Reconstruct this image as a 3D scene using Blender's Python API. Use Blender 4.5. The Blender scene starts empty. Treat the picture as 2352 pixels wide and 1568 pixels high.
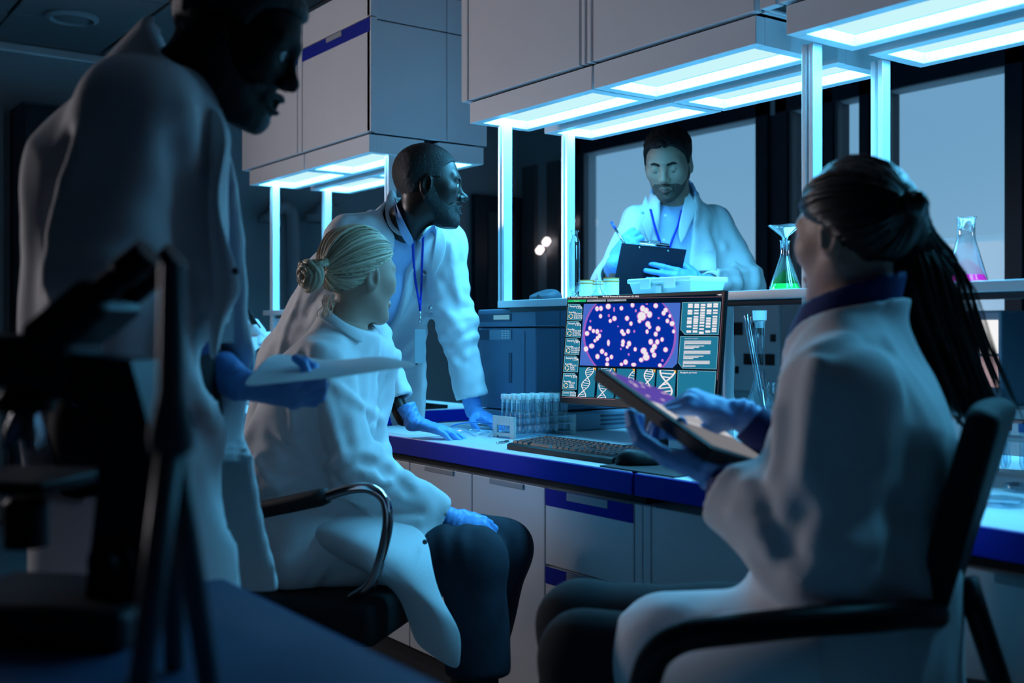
import bpy, bmesh, math, random
import numpy as np
from mathutils import Vector, Matrix

# ------------------------------------------------------------------ camera, world, light, exposure
SC = bpy.context.scene
COL = SC.collection
ZC, FPX, CX, HY = 1.08, 2500.0, 1176.0, 765.0
FW = np.array([-0.809017, 0.587785, 0.0])      # view direction (level)
RT = np.array([0.587785, 0.809017, 0.0])       # image right
cam_d = bpy.data.cameras.new('camera')
cam = bpy.data.objects.new('camera', cam_d)
COL.objects.link(cam)
cam.location = (0, 0, ZC)
cam.rotation_euler = Vector(FW).to_track_quat('-Z', 'Y').to_euler()
cam_d.sensor_width = 36.0
cam_d.lens = FPX / 2352 * 36
cam_d.shift_y = -(784 - HY) / 2352
cam_d.clip_start = 0.05
cam_d.dof.use_dof = True
cam_d.dof.focus_distance = 3.25
cam_d.dof.aperture_fstop = 2.6
SC.camera = cam
SC.view_settings.view_transform = 'Standard'
SC.view_settings.look = 'None'
SC.view_settings.exposure = 0.0
SC.view_settings.gamma = 1.0
SC.view_settings.use_curve_mapping = False
w = bpy.data.worlds.new('dusk_sky'); SC.world = w
w.use_nodes = True
_n = w.node_tree.nodes; _l = w.node_tree.links
_bg = _n['Background']
_tc = _n.new('ShaderNodeTexCoord'); _nz = _n.new('ShaderNodeTexNoise'); _rp = _n.new('ShaderNodeValToRGB')
_nz.inputs['Scale'].default_value = 1.1; _nz.inputs['Detail'].default_value = 1
_mp = _n.new('ShaderNodeMapping'); _mp.inputs['Scale'].default_value = (1, 1, 4)
_rp.color_ramp.elements[0].position = 0.3; _rp.color_ramp.elements[0].color = (0.120, 0.280, 0.440, 1)
_rp.color_ramp.elements[1].position = 0.75; _rp.color_ramp.elements[1].color = (0.190, 0.360, 0.510, 1)
_l.new(_tc.outputs['Generated'], _mp.inputs['Vector']); _l.new(_mp.outputs['Vector'], _nz.inputs['Vector'])
_l.new(_nz.outputs['Fac'], _rp.inputs['Fac']); _l.new(_rp.outputs['Color'], _bg.inputs['Color'])
_bg.inputs['Strength'].default_value = 1.25
LAMP_COL = (0.085, 0.56, 1.0)      # bench lamps: cyan-blue tubes behind the diffusers
LAMP_RAD = 27.0
FILL_COL = (1.0, 0.93, 0.98)      # near-white fill light added out of frame at the left wall
FILL_POW = 25.5

def area_light(name, loc, size, power, color, target, spread=180):
    ld = bpy.data.lights.new(name, 'AREA')
    ld.shape = 'RECTANGLE'; ld.size, ld.size_y = size
    ld.energy = power; ld.color = color; ld.spread = math.radians(spread)
    o = bpy.data.objects.new(name, ld); COL.objects.link(o)
    o.location = loc
    o.rotation_euler = (Vector(target) - Vector(loc)).to_track_quat('-Z', 'Y').to_euler()
    return o
area_light('neutral_fill_light', (-6.72, -.45, 1.75), (1.7, 1.1), FILL_POW, FILL_COL, (-1.9, 2.07, 2.2), 84)  # added fill light, aimed at the cabinet fronts

# ------------------------------------------------------------------ geometry helpers
def A(v): return np.array(v, dtype=np.float64)
def U(px, py, d):
    "point on the line of sight of photo pixel (px,py) at depth d metres"
    p = FW * d + RT * ((px - CX) / FPX * d)
    return np.array([p[0], p[1], ZC - (py - HY) / FPX * d])
def onY(px, py, Y):
    t = (px - CX) / FPX
    return U(px, py, Y / (FW[1] + RT[1] * t))
def onX(px, py, X):
    t = (px - CX) / FPX
    return U(px, py, X / (FW[0] + RT[0] * t))
def onZ(px, py, Z): return U(px, py, (ZC - Z) * FPX / (py - HY))
def nrm(v): v = A(v); return v / np.linalg.norm(v)
def px_of(p):
    d = p[0]*FW[0] + p[1]*FW[1]; r = p[0]*RT[0] + p[1]*RT[1]
    return CX + FPX*r/d, HY - FPX*(p[2]-ZC)/d, d

ORG = {}
def fast_mesh(name, V, faces_list):
    "V (n,3); faces_list: list of int arrays (m,k)"
    me = bpy.data.meshes.new(name)
    V = np.asarray(V, dtype=np.float32)
    me.vertices.add(len(V)); me.vertices.foreach_set('co', V.ravel())
    loops = np.concatenate([np.asarray(f, dtype=np.int32).ravel() for f in faces_list])
    tot = np.concatenate([np.full(len(f), np.asarray(f).shape[1], dtype=np.int32) for f in faces_list])
    start = np.concatenate([[0], np.cumsum(tot)[:-1]]).astype(np.int32)
    me.loops.add(len(loops)); me.loops.foreach_set('vertex_index', loops)
    me.polygons.add(len(tot)); me.polygons.foreach_set('loop_start', start); me.polygons.foreach_set('loop_total', tot)
    me.update(calc_edges=True); me.validate()
    return me

def tag(o, label=None, cat=None, group=None, kind=None):
    if label: o['label'] = label
    if cat: o['category'] = cat
    if group: o['group'] = group
    if kind: o['kind'] = kind
    return o
def thing(name, label, cat, loc, group=None):
    o = bpy.data.objects.new(name, None); COL.objects.link(o)
    o.location = Vector([float(c) for c in loc]); o.empty_display_size = 0.05
    ORG[o.name] = A(loc)
    return tag(o, label, cat, group)

class MB:
    "collects polygons in world coordinates, builds ONE mesh object"
    def __init__(s): s.v = []; s.f = []
    def add(s, verts, faces):
        n = len(s.v); s.v += [tuple(float(c) for c in p) for p in verts]
        s.f += [tuple(i + n for i in f) for f in faces]; return s
    def box(s, lo, hi, bev=0.0):
        x0, y0, z0 = lo; x1, y1, z1 = hi
        if bev <= 0:
            return s.add([(x0,y0,z0),(x1,y0,z0),(x1,y1,z0),(x0,y1,z0),(x0,y0,z1),(x1,y0,z1),(x1,y1,z1),(x0,y1,z1)],
                  [(0,3,2,1),(4,5,6,7),(0,1,5,4),(1,2,6,5),(2,3,7,6),(3,0,4,7)])
        bm = bmesh.new(); bmesh.ops.create_cube(bm, size=1)
        for vv in bm.verts: vv.co = Vector(((x0+x1)/2+vv.co.x*(x1-x0), (y0+y1)/2+vv.co.y*(y1-y0), (z0+z1)/2+vv.co.z*(z1-z0)))
        b = min(bev, (x1-x0)*.45, (y1-y0)*.45, (z1-z0)*.45)
        bmesh.ops.bevel(bm, geom=bm.edges[:], offset=b, segments=2, affect='EDGES', profile=.5)
        return s.bm(bm)
    def bm(s, b):
        b.verts.index_update()
        s.add([v.co[:] for v in b.verts], [tuple(v.index for v in f.verts) for f in b.faces]); b.free(); return s
    def obox(s, c, ax, ay, az, size, bev=0.0):
        "oriented box: centre, unit axes, full sizes"
        m = MB(); h = A(size)/2; m.box(-h, h, bev)
        R = np.stack([A(ax), A(ay), A(az)], 1)
        return s.add([A(c) + R @ A(p) for p in m.v], m.f)
    def prism(s, poly, ax, ay, o, n, t):
        "extrude 2D poly (in axes ax, ay from o) by t along n"
        ax, ay, o, n = A(ax), A(ay), A(o), A(n); k = len(poly)
        a = [o + ax*p[0] + ay*p[1] for p in poly]; b = [p + n*t for p in a]
        return s.add(a+b, [tuple(range(k))[::-1], tuple(range(k, 2*k))] + [(i, (i+1) % k, k+(i+1) % k, k+i) for i in range(k)])
    def tube(s, pts, rad, sides=10, cap=True, closed=False):
        pts = [A(p) for p in pts]; n = len(pts)
        rad = [rad]*n if np.isscalar(rad) else list(rad)
        V = []; up = None
        for i, p in enumerate(pts):
            a = pts[i-1] if (i > 0 or closed) else p; b = pts[(i+1) % n] if (i < n-1 or closed) else p
            t = nrm(b - a)
            if up is None:
                up = np.cross(t, (0,0,1)) if abs(t[2]) < .9 else np.cross(t, (1,0,0))
            up = nrm(up - t*np.dot(up, t)); w_ = np.cross(t, up)
            for k in range(sides):
                an = 2*math.pi*k/sides
                V.append(p + rad[i]*(math.cos(an)*up + math.sin(an)*w_))
        F = []
        for i in range(n if closed else n-1):
            j = (i+1) % n
            for k in range(sides):
                F.append((i*sides+k, i*sides+(k+1) % sides, j*sides+(k+1) % sides, j*sides+k))
        if cap and not closed:
            F.append(tuple(range(sides))[::-1]); F.append(tuple((n-1)*sides+k for k in range(sides)))
        return s.add(V, F)
    def lathe(s, prof, c, axis=(0,0,1), sides=24, cap=True):
        "prof: (radius, height) list"
        ax = nrm(axis); u = nrm(np.cross(ax, (1,0,0)) if abs(ax[0]) < .9 else np.cross(ax, (0,1,0))); v = np.cross(ax, u)
        c = A(c); V = []; F = []
        for r, h in prof:
            for k in range(sides):
                an = 2*math.pi*k/sides
                V.append(c + ax*h + max(r, 1e-5)*(math.cos(an)*u + math.sin(an)*v))
        for i in range(len(prof)-1):
            for k in range(sides):
                F.append((i*sides+k, i*sides+(k+1) % sides, (i+1)*sides+(k+1) % sides, (i+1)*sides+k))
        if cap:
            F.append(tuple(range(sides))[::-1]); F.append(tuple((len(prof)-1)*sides+k for k in range(sides)))
        return s.add(V, F)
    def build(s, name, mat, parent=None, smooth=False, angle=None):
        org = ORG[parent.name] if parent is not None else A((0,0,0))
        V = np.array(s.v) - org
        me = bpy.data.meshes.new(name); me.from_pydata(V.tolist(), [], s.f); me.update()
        return finish(name, me, mat, parent, smooth, angle, org)

def finish(name, me, mat, parent, smooth, angle=None, org=None):
    if mat is not None: me.materials.append(M[mat] if isinstance(mat, str) else mat)
    if smooth:
        me.polygons.foreach_set('use_smooth', [True]*len(me.polygons))
        if angle is not None:
            try: me.set_sharp_from_angle(angle=math.radians(angle))
            except Exception: pass
    o = bpy.data.objects.new(name, me); COL.objects.link(o)
    if parent is not None: o.parent = parent
    ORG[o.name] = A((0,0,0)) if org is None else org
    return o

def bez(pts, n=24):
    "Catmull-Rom through points"
    P = [A(p) for p in pts]; P = [2*P[0]-P[1]] + P + [2*P[-1]-P[-2]]; out = []
    seg = len(P)-3
    for i in range(n):
        t = i/(n-1)*seg; k = min(int(t), seg-1); t -= k
        a, b, c, d = P[k:k+4]
        out.append(.5*((2*b)+(-a+c)*t+(2*a-5*b+4*c-d)*t*t+(-a+3*b-3*c+d)*t**3))
    return out
def sheet(rows, name, mat, parent, thick=0.003, sub=2):
    "a smooth cloth/paper strip through a grid of points"
    m = len(rows); n = len(rows[0])
    mb = MB(); mb.add([p for r in rows for p in r], [(i*n+j, i*n+j+1, (i+1)*n+j+1, (i+1)*n+j) for i in range(m-1) for j in range(n-1)])
    o = mb.build(name, mat, parent, True)
    s = o.modifiers.new('thick', 'SOLIDIFY'); s.thickness = thick; s.offset = 0
    if sub:
        b = o.modifiers.new('smooth', 'SUBSURF'); b.levels = sub; b.render_levels = sub
    return o

# ------------------------------------------------------------------ materials (procedural)
M = {}
def srgb(r, g, b):
    return tuple(((c/255)/12.92 if c/255 <= .04045 else ((c/255+.055)/1.055)**2.4) for c in (r, g, b))
def mat(name, color, rough=.5, metal=0., spec=.5, bump=0., bscale=60., vary=0., vscale=8., trans=0., ior=1.45, emit=0., coat=0., sheen=0., sub=0., stretch=None, alpha=1.0):
    m = bpy.data.materials.new(name); m.use_nodes = True
    nt = m.node_tree; b = nt.nodes['Principled BSDF']; L = nt.links
    b.inputs['Base Color'].default_value = (*color, 1); b.inputs['Roughness'].default_value = rough
    b.inputs['Metallic'].default_value = metal; b.inputs['Specular IOR Level'].default_value = spec
    b.inputs['IOR'].default_value = ior; b.inputs['Transmission Weight'].default_value = trans
    b.inputs['Coat Weight'].default_value = coat; b.inputs['Sheen Weight'].default_value = sheen
    b.inputs['Alpha'].default_value = alpha
    if sub:
        b.inputs['Subsurface Weight'].default_value = sub; b.inputs['Subsurface Radius'].default_value = (.012, .005, .003)
    if emit:
        b.inputs['Emission Color'].default_value = (*color, 1); b.inputs['Emission Strength'].default_value = emit
    tc = nt.nodes.new('ShaderNodeTexCoord'); mp = nt.nodes.new('ShaderNodeMapping')
    L.new(tc.outputs['Object'], mp.inputs['Vector'])
    if stretch: mp.inputs['Scale'].default_value = stretch
    if vary:
        nz = nt.nodes.new('ShaderNodeTexNoise'); nz.inputs['Scale'].default_value = vscale; nz.inputs['Detail'].default_value = 4
        L.new(mp.outputs['Vector'], nz.inputs['Vector'])
        mx = nt.nodes.new('ShaderNodeMixRGB'); mx.blend_type = 'MULTIPLY'
        mx.inputs['Fac'].default_value = vary; mx.inputs['Color1'].default_value = (*color, 1)
        rp = nt.nodes.new('ShaderNodeValToRGB'); rp.color_ramp.elements[0].position = .3; rp.color_ramp.elements[1].position = .7
        rp.color_ramp.elements[0].color = (.35, .35, .35, 1)
        L.new(nz.outputs['Fac'], rp.inputs['Fac']); L.new(rp.outputs['Color'], mx.inputs['Color2'])
        L.new(mx.outputs['Color'], b.inputs['Base Color'])
    if bump:
        nb = nt.nodes.new('ShaderNodeTexNoise'); nb.inputs['Scale'].default_value = bscale; nb.inputs['Detail'].default_value = 3
        L.new(mp.outputs['Vector'], nb.inputs['Vector'])
        bp = nt.nodes.new('ShaderNodeBump'); bp.inputs['Strength'].default_value = bump; bp.inputs['Distance'].default_value = .01
        L.new(nb.outputs['Fac'], bp.inputs['Height']); L.new(bp.outputs['Normal'], b.inputs['Normal'])
    M[name] = m
    return m
def emis(name, color, strength=1.0):
    m = bpy.data.materials.new(name); m.use_nodes = True
    nt = m.node_tree; nt.nodes.remove(nt.nodes['Principled BSDF'])
    e = nt.nodes.new('ShaderNodeEmission'); e.inputs['Color'].default_value = (*color, 1); e.inputs['Strength'].default_value = strength
    nt.links.new(e.outputs['Emission'], nt.nodes['Material Output'].inputs['Surface'])
    M[name] = m; return m
def thin_glass(name, tint=(.9, .96, 1), refl=.12, rough=.02):
    m = bpy.data.materials.new(name); m.use_nodes = True
    nt = m.node_tree; nt.nodes.remove(nt.nodes['Principled BSDF'])
    t = nt.nodes.new('ShaderNodeBsdfTransparent'); t.inputs['Color'].default_value = (*tint, 1)
    g = nt.nodes.new('ShaderNodeBsdfGlossy'); g.inputs['Roughness'].default_value = rough
    fr = nt.nodes.new('ShaderNodeLayerWeight'); fr.inputs['Blend'].default_value = .32
    ma = nt.nodes.new('ShaderNodeMath'); ma.operation = 'MULTIPLY_ADD'; ma.inputs[1].default_value = refl*4; ma.inputs[2].default_value = refl*.25
    mx = nt.nodes.new('ShaderNodeMixShader')
    nt.links.new(fr.outputs['Facing'], ma.inputs[0]); nt.links.new(ma.outputs[0], mx.inputs['Fac'])
    nt.links.new(t.outputs[0], mx.inputs[1]); nt.links.new(g.outputs[0], mx.inputs[2])
    nt.links.new(mx.outputs[0], nt.nodes['Material Output'].inputs['Surface'])
    M[name] = m; return m

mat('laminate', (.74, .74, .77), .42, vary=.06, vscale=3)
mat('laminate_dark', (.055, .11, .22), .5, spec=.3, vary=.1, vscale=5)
mat('cabinet_white', (.76, .76, .79), .45, vary=.05, vscale=4)
mat('cabinet_blue', (.002, .016, .34), .5, spec=.12)
mat('edge_blue', (.002, .022, .40), .5, spec=.12)
mat('shadow_gap', (.01, .012, .018), .7)
mat('handle_grey', (.36, .37, .40), .4)
mat('aluminium', (.80, .80, .82), .32, metal=.35)
mat('lamp_white', (.80, .80, .82), .4)
mat('black_plastic', (.008, .008, .010), .42, spec=.25)
mat('black_rubber', (.016, .017, .020), .6, bump=.2, bscale=300)
mat('key_plastic', (.022, .024, .028), .45)
mat('dark_metal', (.030, .034, .042), .4, metal=.3)
mat('chrome', (.75, .76, .78), .12, metal=1.)
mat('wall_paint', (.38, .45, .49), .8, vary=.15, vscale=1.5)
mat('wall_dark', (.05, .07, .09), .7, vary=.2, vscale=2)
mat('frame_navy', (.012, .022, .040), .5)
mat('ceiling_tile', (.22, .24, .26), .9, bump=.1, bscale=200)
mat('floor_vinyl', (.10, .105, .115), .35, vary=.3, vscale=12)
mat('machine_blue', (.115, .215, .34), .42, vary=.05, vscale=6)
mat('machine_dark', (.045, .085, .15), .45)
mat('machine_pale', (.22, .33, .44), .4)
mat('white_plastic', (.80, .82, .82), .35, sub=.1)
mat('milky_plastic', (.72, .82, .80), .3, trans=.25, sub=.2)
mat('coat_white', (.80, .80, .82), .75, bump=.12, bscale=350, sheen=.15)
mat('shirt_blue', (.40, .55, .82), .7, bump=.12, bscale=400)
mat('navy_cloth', (.012, .03, .16), .75, bump=.1, bscale=300)
mat('glove_blue', (.16, .40, .84), .42, bump=.12, bscale=90, sub=.05)
mat('trouser_dark', (.018, .023, .040), .85, bump=.25, bscale=500, vary=.35, vscale=220)
mat('trouser_black', (.010, .010, .014), .9)
mat('skin_dark', (.022, .013, .010), .40, bump=.05, bscale=300)
mat('skin_silhouette', (.007, .005, .004), .55, spec=.15)  # shade of the unlit silhouette darkened into the skin colour
mat('skin_fair', (.58, .38, .29), .48, sub=.08, bump=.04, bscale=250)
mat('skin_tan', (.33, .20, .145), .48, sub=.08, bump=.04, bscale=250)
mat('lip', (.13, .062, .052), .45)
mat('hair_black', (.0055, .0048, .0050), .42, bump=.6, bscale=420)
mat('hair_brown', (.006, .005, .005), .6, spec=.3, bump=.5, bscale=300)
mat('beard_brown', (.085, .058, .045), .75, bump=.5, bscale=500)
mat('hair_blonde', (.62, .47, .30), .42)
mat('hair_dark', (.012, .009, .008), .38)
mat('eye_white', (.70, .70, .70), .2)
mat('iris', (.02, .015, .012), .15)
mat('lanyard_blue', (.01, .045, .55), .6)
mat('lanyard_red', (.35, .010, .018), .6)
mat('paper', (.72, .73, .75), .8)
mat('badge', (.55, .66, .72), .15, trans=.3)
mat('chair_fabric', (.008, .008, .010), .8, bump=.2, bscale=400)
mat('clip_board', (.010, .016, .035), .55, bump=.1, bscale=300)
mat('green_box', (.13, .22, .10), .6)
mat('orange_ring', (.75, .30, .05), .4)
mat('jar_white', (.82, .86, .86), .3, sub=.2)
mat('red_cap', (.45, .008, .05), .4)
mat('pen_blue', (.02, .08, .45), .3)
mat('bag_dark', (.035, .06, .085), .6, bump=.3, bscale=60)
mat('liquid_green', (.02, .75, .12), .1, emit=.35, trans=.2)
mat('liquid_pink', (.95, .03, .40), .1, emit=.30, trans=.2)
mat('yellow_label', (.75, .62, .10), .5)
mat('blue_plastic', (.05, .22, .62), .4)
mat('note_blue', (.20, .55, .75), .7)
mat('shoe_grey', (.05, .055, .06), .6)
mat('shoe_sole', (.55, .56, .58), .6)
mat('steel', (.5, .52, .55), .25, metal=1.)
mat('tooth_grey', (.30, .32, .35), .5)
mat('gunmetal', (.10, .115, .13), .45)
def island_vary(name, c0, c1):
    nt = M[name].node_tree; b = nt.nodes['Principled BSDF']; g = nt.nodes.new('ShaderNodeNewGeometry'); rp = nt.nodes.new('ShaderNodeValToRGB')
    rp.color_ramp.elements[0].color = (*c0, 1); rp.color_ramp.elements[1].color = (*c1, 1)
    nt.links.new(g.outputs['Random Per Island'], rp.inputs['Fac']); nt.links.new(rp.outputs['Color'], b.inputs['Base Color'])
island_vary('hair_blonde', (.30, .21, .12), (.86, .72, .52))
island_vary('hair_dark', (.004, .003, .003), (.022, .016, .013))
thin_glass('glass', (.90, .97, 1.0), .26)
thin_glass('clear_plastic', (.86, .95, 1.0), .22, .08)
thin_glass('window_glass', (.97, .985, 1.0), .02)
emis('lamp_glow', srgb(200, 246, 251), 1.0)

# ------------------------------------------------------------------ signed-distance modelling (bodies, cloth, hands)
def dot3(P, v): return P[:, 0]*v[0] + P[:, 1]*v[1] + P[:, 2]*v[2]
def ln(P): return np.sqrt(np.einsum('ij,ij->i', P, P))
def sph(P, c, r): return ln(P - A(c)) - r
def rc(P, a, b, ra, rb):
    a = A(a); ab = A(b) - a; q = P - a
    t = np.clip(dot3(q, ab)/max(float(ab @ ab), 1e-9), 0, 1)
    return ln(q - t[:, None]*ab) - (ra + (rb-ra)*t)
def seg_t(P, a, b):
    a = A(a); ab = A(b) - a; q = P - a
    t = np.clip(dot3(q, ab)/max(float(ab @ ab), 1e-9), 0, 1)
    return t, q - t[:, None]*ab
def ell(P, c, r, R=None):
    q = P - A(c)
    if R is not None: q = q @ np.asarray(R).T
    r = A(r); k0 = ln(q/r); k1 = ln(q/(r*r))
    return k0*(k0-1)/np.maximum(k1, 1e-6)
def es(P, a, b, u, ra, rb):
    "limb or trunk section with elliptic girth: u = lateral unit vector, ra/rb = (half width, half depth)"
    ax = nrm(A(b) - A(a)); u = nrm(A(u) - ax*np.dot(u, ax)); v = np.cross(ax, u)
    t, q = seg_t(P, a, b)
    rx = ra[0] + (rb[0]-ra[0])*t; ry = ra[1] + (rb[1]-ra[1])*t; rz = (rx+ry)/2
    qu, qv, qa = dot3(q, u), dot3(q, v), dot3(q, ax)
    k0 = np.sqrt((qu/rx)**2 + (qv/ry)**2 + (qa/rz)**2); k1 = np.sqrt((qu/rx**2)**2 + (qv/ry**2)**2 + (qa/rz**2)**2)
    return k0*(k0-1)/np.maximum(k1, 1e-6)
def smin(a, b, k):
    h = np.maximum(k - np.abs(a-b), 0)/k
    return np.minimum(a, b) - h*h*k*.25
def smax(a, b, k): return -smin(-a, -b, k)
def plane(P, p, n): n = nrm(n); return dot3(P - A(p), n)
def waves(P, seed, along, freq, n=5):
    "smooth cloth ripple whose ridges run along a direction"
    rng = np.random.RandomState(seed); along = nrm(along); s = 0
    for i in range(n):
        k = rng.normal(size=3); k -= along*np.dot(k, along); k = nrm(k)*freq*rng.uniform(.6, 1.5) + along*freq*rng.uniform(-.35, .35)
        k2 = rng.normal(size=3)*freq*.35
        s = s + np.sin(dot3(P, k) + rng.uniform(0, 6.3) + 1.1*np.sin(dot3(P, k2) + rng.uniform(0, 6.3)))
    return s/n*1.6
def rings(P, a, b, t0, tw, freq, seed, twist=3.0):
    "pinched cross-folds around a limb, strongest at parameter t0"
    ax = nrm(A(b)-A(a)); t, q = seg_t(P, a, b)
    u = nrm(np.cross(ax, (0.3, .2, 1))); v = np.cross(ax, u)
    an = np.arctan2(dot3(q, v), dot3(q, u)); L = np.linalg.norm(A(b)-A(a)); rng = np.random.RandomState(seed)
    ph = t*L*freq + 1.2*np.sin(an + rng.uniform(0, 6)) + .8*np.sin(2*an + rng.uniform(0, 6)) + rng.uniform(0, 6)
    return np.sin(ph)*np.exp(-((t-t0)/tw)**2)*(.55 + .45*np.sin(an*1 + rng.uniform(0, 6)))
def crease(P, pts, r):
    "gaussian weight around a polyline"
    g = np.zeros(len(P))
    for a, b in zip(pts[:-1], pts[1:]):
        t, q = seg_t(P, a, b); g = np.maximum(g, np.exp(-(np.einsum('ij,ij->i', q, q))/(r*r)))
    return g

def mesh_sdf(f, lo, hi, h):
    lo, hi = A(lo), A(hi); Hc = 4*h
    nc = np.maximum(np.ceil((hi-lo)/Hc).astype(int), 1)
    g = [lo[i] + (np.arange(nc[i])+.5)*Hc for i in range(3)]
    C = np.stack(np.meshgrid(*g, indexing='ij'), -1).reshape(-1, 3)
    fc = f(C).reshape(nc)
    act = np.abs(fc) < Hc*1.45
    n = nc*4 + 1
    F = np.empty(n, dtype=np.float32)
    big = np.repeat(np.repeat(np.repeat(fc, 4, 0), 4, 1), 4, 2)
    F[:-1, :-1, :-1] = big; F[-1] = F[-2]; F[:, -1] = F[:, -2]; F[:, :, -1] = F[:, :, -2]
    mk = np.zeros(n, bool)
    ba = np.repeat(np.repeat(np.repeat(act, 4, 0), 4, 1), 4, 2)
    for dx in (0, 1):
        for dy in (0, 1):
            for dz in (0, 1):
                mk[dx:n[0]-1+dx, dy:n[1]-1+dy, dz:n[2]-1+dz] |= ba
    idx = np.argwhere(mk)
    vals = np.empty(len(idx), np.float32)
    for i in range(0, len(idx), 200000):
        vals[i:i+200000] = f(lo + idx[i:i+200000]*h)
    F[mk] = vals
    return surface_nets(F, lo, h)
def surface_nets(F, lo, h):
    ins = F < 0; n = np.array(F.shape)
    cnt = np.zeros(n-1, np.int8)
    for dx in (0, 1):
        for dy in (0, 1):
            for dz in (0, 1):
                cnt += ins[dx:n[0]-1+dx, dy:n[1]-1+dy, dz:n[2]-1+dz]
    cells = np.argwhere((cnt > 0) & (cnt < 8))
    vid = np.full(n-1, -1, np.int32); vid[tuple(cells.T)] = np.arange(len(cells))
    acc = np.zeros((len(cells), 3)); num = np.zeros(len(cells))
    corners = [(0,0,0),(1,0,0),(0,1,0),(1,1,0),(0,0,1),(1,0,1),(0,1,1),(1,1,1)]
    cv = [F[cells[:,0]+c[0], cells[:,1]+c[1], cells[:,2]+c[2]] for c in corners]
    for i in range(8):
        for j in range(i+1, 8):
            if sum(abs(corners[i][k]-corners[j][k]) for k in range(3)) != 1: continue
            a, b = cv[i], cv[j]; m = (a < 0) != (b < 0)
            t = np.where(m, a/np.where(m, a-b, 1), 0)
            p = np.array(corners[i])[None]*(1-t[:, None]) + np.array(corners[j])[None]*t[:, None]
            acc[m] += p[m]; num[m] += 1
    V = lo + (cells + acc/num[:, None])*h
    quads = []
    for ax in range(3):
        o = [(0,0,0)]*4; e = [1 if k == ax else 0 for k in range(3)]
        b1, b2 = (ax+1) % 3, (ax+2) % 3
        sl0 = tuple(slice(0, n[k]-1) if k == ax else slice(1, n[k]-1) for k in range(3))
        sl1 = tuple(slice(1, n[k]) if k == ax else slice(1, n[k]-1) for k in range(3))
        s0, s1 = ins[sl0], ins[sl1]
        E = np.argwhere(s0 != s1)
        if not len(E): continue
        flip = s0[tuple(E.T)]
        base = E.copy(); base[:, b1] += 1; base[:, b2] += 1
        def cell(d1, d2):
            c = base.copy(); c[:, b1] -= d1; c[:, b2] -= d2
            return vid[tuple(c.T)]
        q = np.stack([cell(1,1), cell(0,1), cell(0,0), cell(1,0)], 1)
        q[~flip] = q[~flip][:, ::-1]
        q = q[(q >= 0).all(1)]
        quads.append(q)
    return V, np.concatenate(quads)
def sdf_obj(name, f, lo, hi, h, material, parent, extra=()):
    V, Q = mesh_sdf(f, lo, hi, h)
    for (V2, Q2) in extra:
        Q = np.concatenate([Q, Q2 + len(V)]); V = np.concatenate([V, V2])
    org = ORG[parent.name] if parent is not None else A((0,0,0))
    me = fast_mesh(name, V - org, [Q])
    return finish(name, me, material, parent, True, None, org)
def bounds(pts, pad):
    P = np.array([A(p) for p in pts]); return P.min(0) - pad, P.max(0) + pad
def hit(px, py, f, d0=.6, d1=9., off=0.):
    "first point of a surface on the line of sight of a photo pixel (used to lay buttons, seams, lapels on cloth)"
    ds = np.linspace(d0, d1, 2200); P = np.stack([U(px, py, d) for d in ds]); v = f(P)
    i = np.argmax(v < off)
    if not (v[i] < off): i = int(np.argmin(v))
    return P[max(i-1, 0)] if i == 0 else P[i-1] + (P[i]-P[i-1])*np.clip((v[i-1]-off)/(v[i-1]-v[i]+1e-9), 0, 1)
def grad(p, f, e=.004):
    p = A(p); D = np.concatenate([np.eye(3), -np.eye(3)])*e
    v = f(p + D); return nrm(v[:3]-v[3:])
# ================================================================== the room
def struct(name, mb, m, parent=None, smooth=False):
    o = mb.build(name, m, parent, smooth)
    if parent is None: tag(o, kind='structure')
    return o
XW, YW, ZT = -6.8, 5.0, 2.78
flr = struct('floor', MB().box((XW-.1, -3.2, -.05), (3.4, YW+.1, 0)), 'floor_vinyl')
wall_left = struct('wall_left', MB().box((XW-.1, -3.2, 0), (XW, YW+.1, ZT)), 'wall_paint')
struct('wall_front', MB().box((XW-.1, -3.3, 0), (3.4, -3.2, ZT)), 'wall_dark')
w6 = struct('window_6', MB().box((XW, -1.37, 1.12), (XW+.06, -1.30, 2.38)).box((XW, .40, 1.12), (XW+.06, .47, 2.38)).box((XW, -1.30, 2.31), (XW+.06, .40, 2.38)).box((XW, -1.30, 1.12), (XW+.06, .40, 1.19)), 'frame_navy')  # unseen window frame, added around the fill light
MB().box((XW+.002, -1.30, 1.19), (XW+.01, .40, 2.31)).build('pane', 'lamp_white', w6)
struct('wall_right', MB().box((3.4, -3.2, 0), (3.5, YW+.1, ZT)), 'wall_dark')
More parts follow.
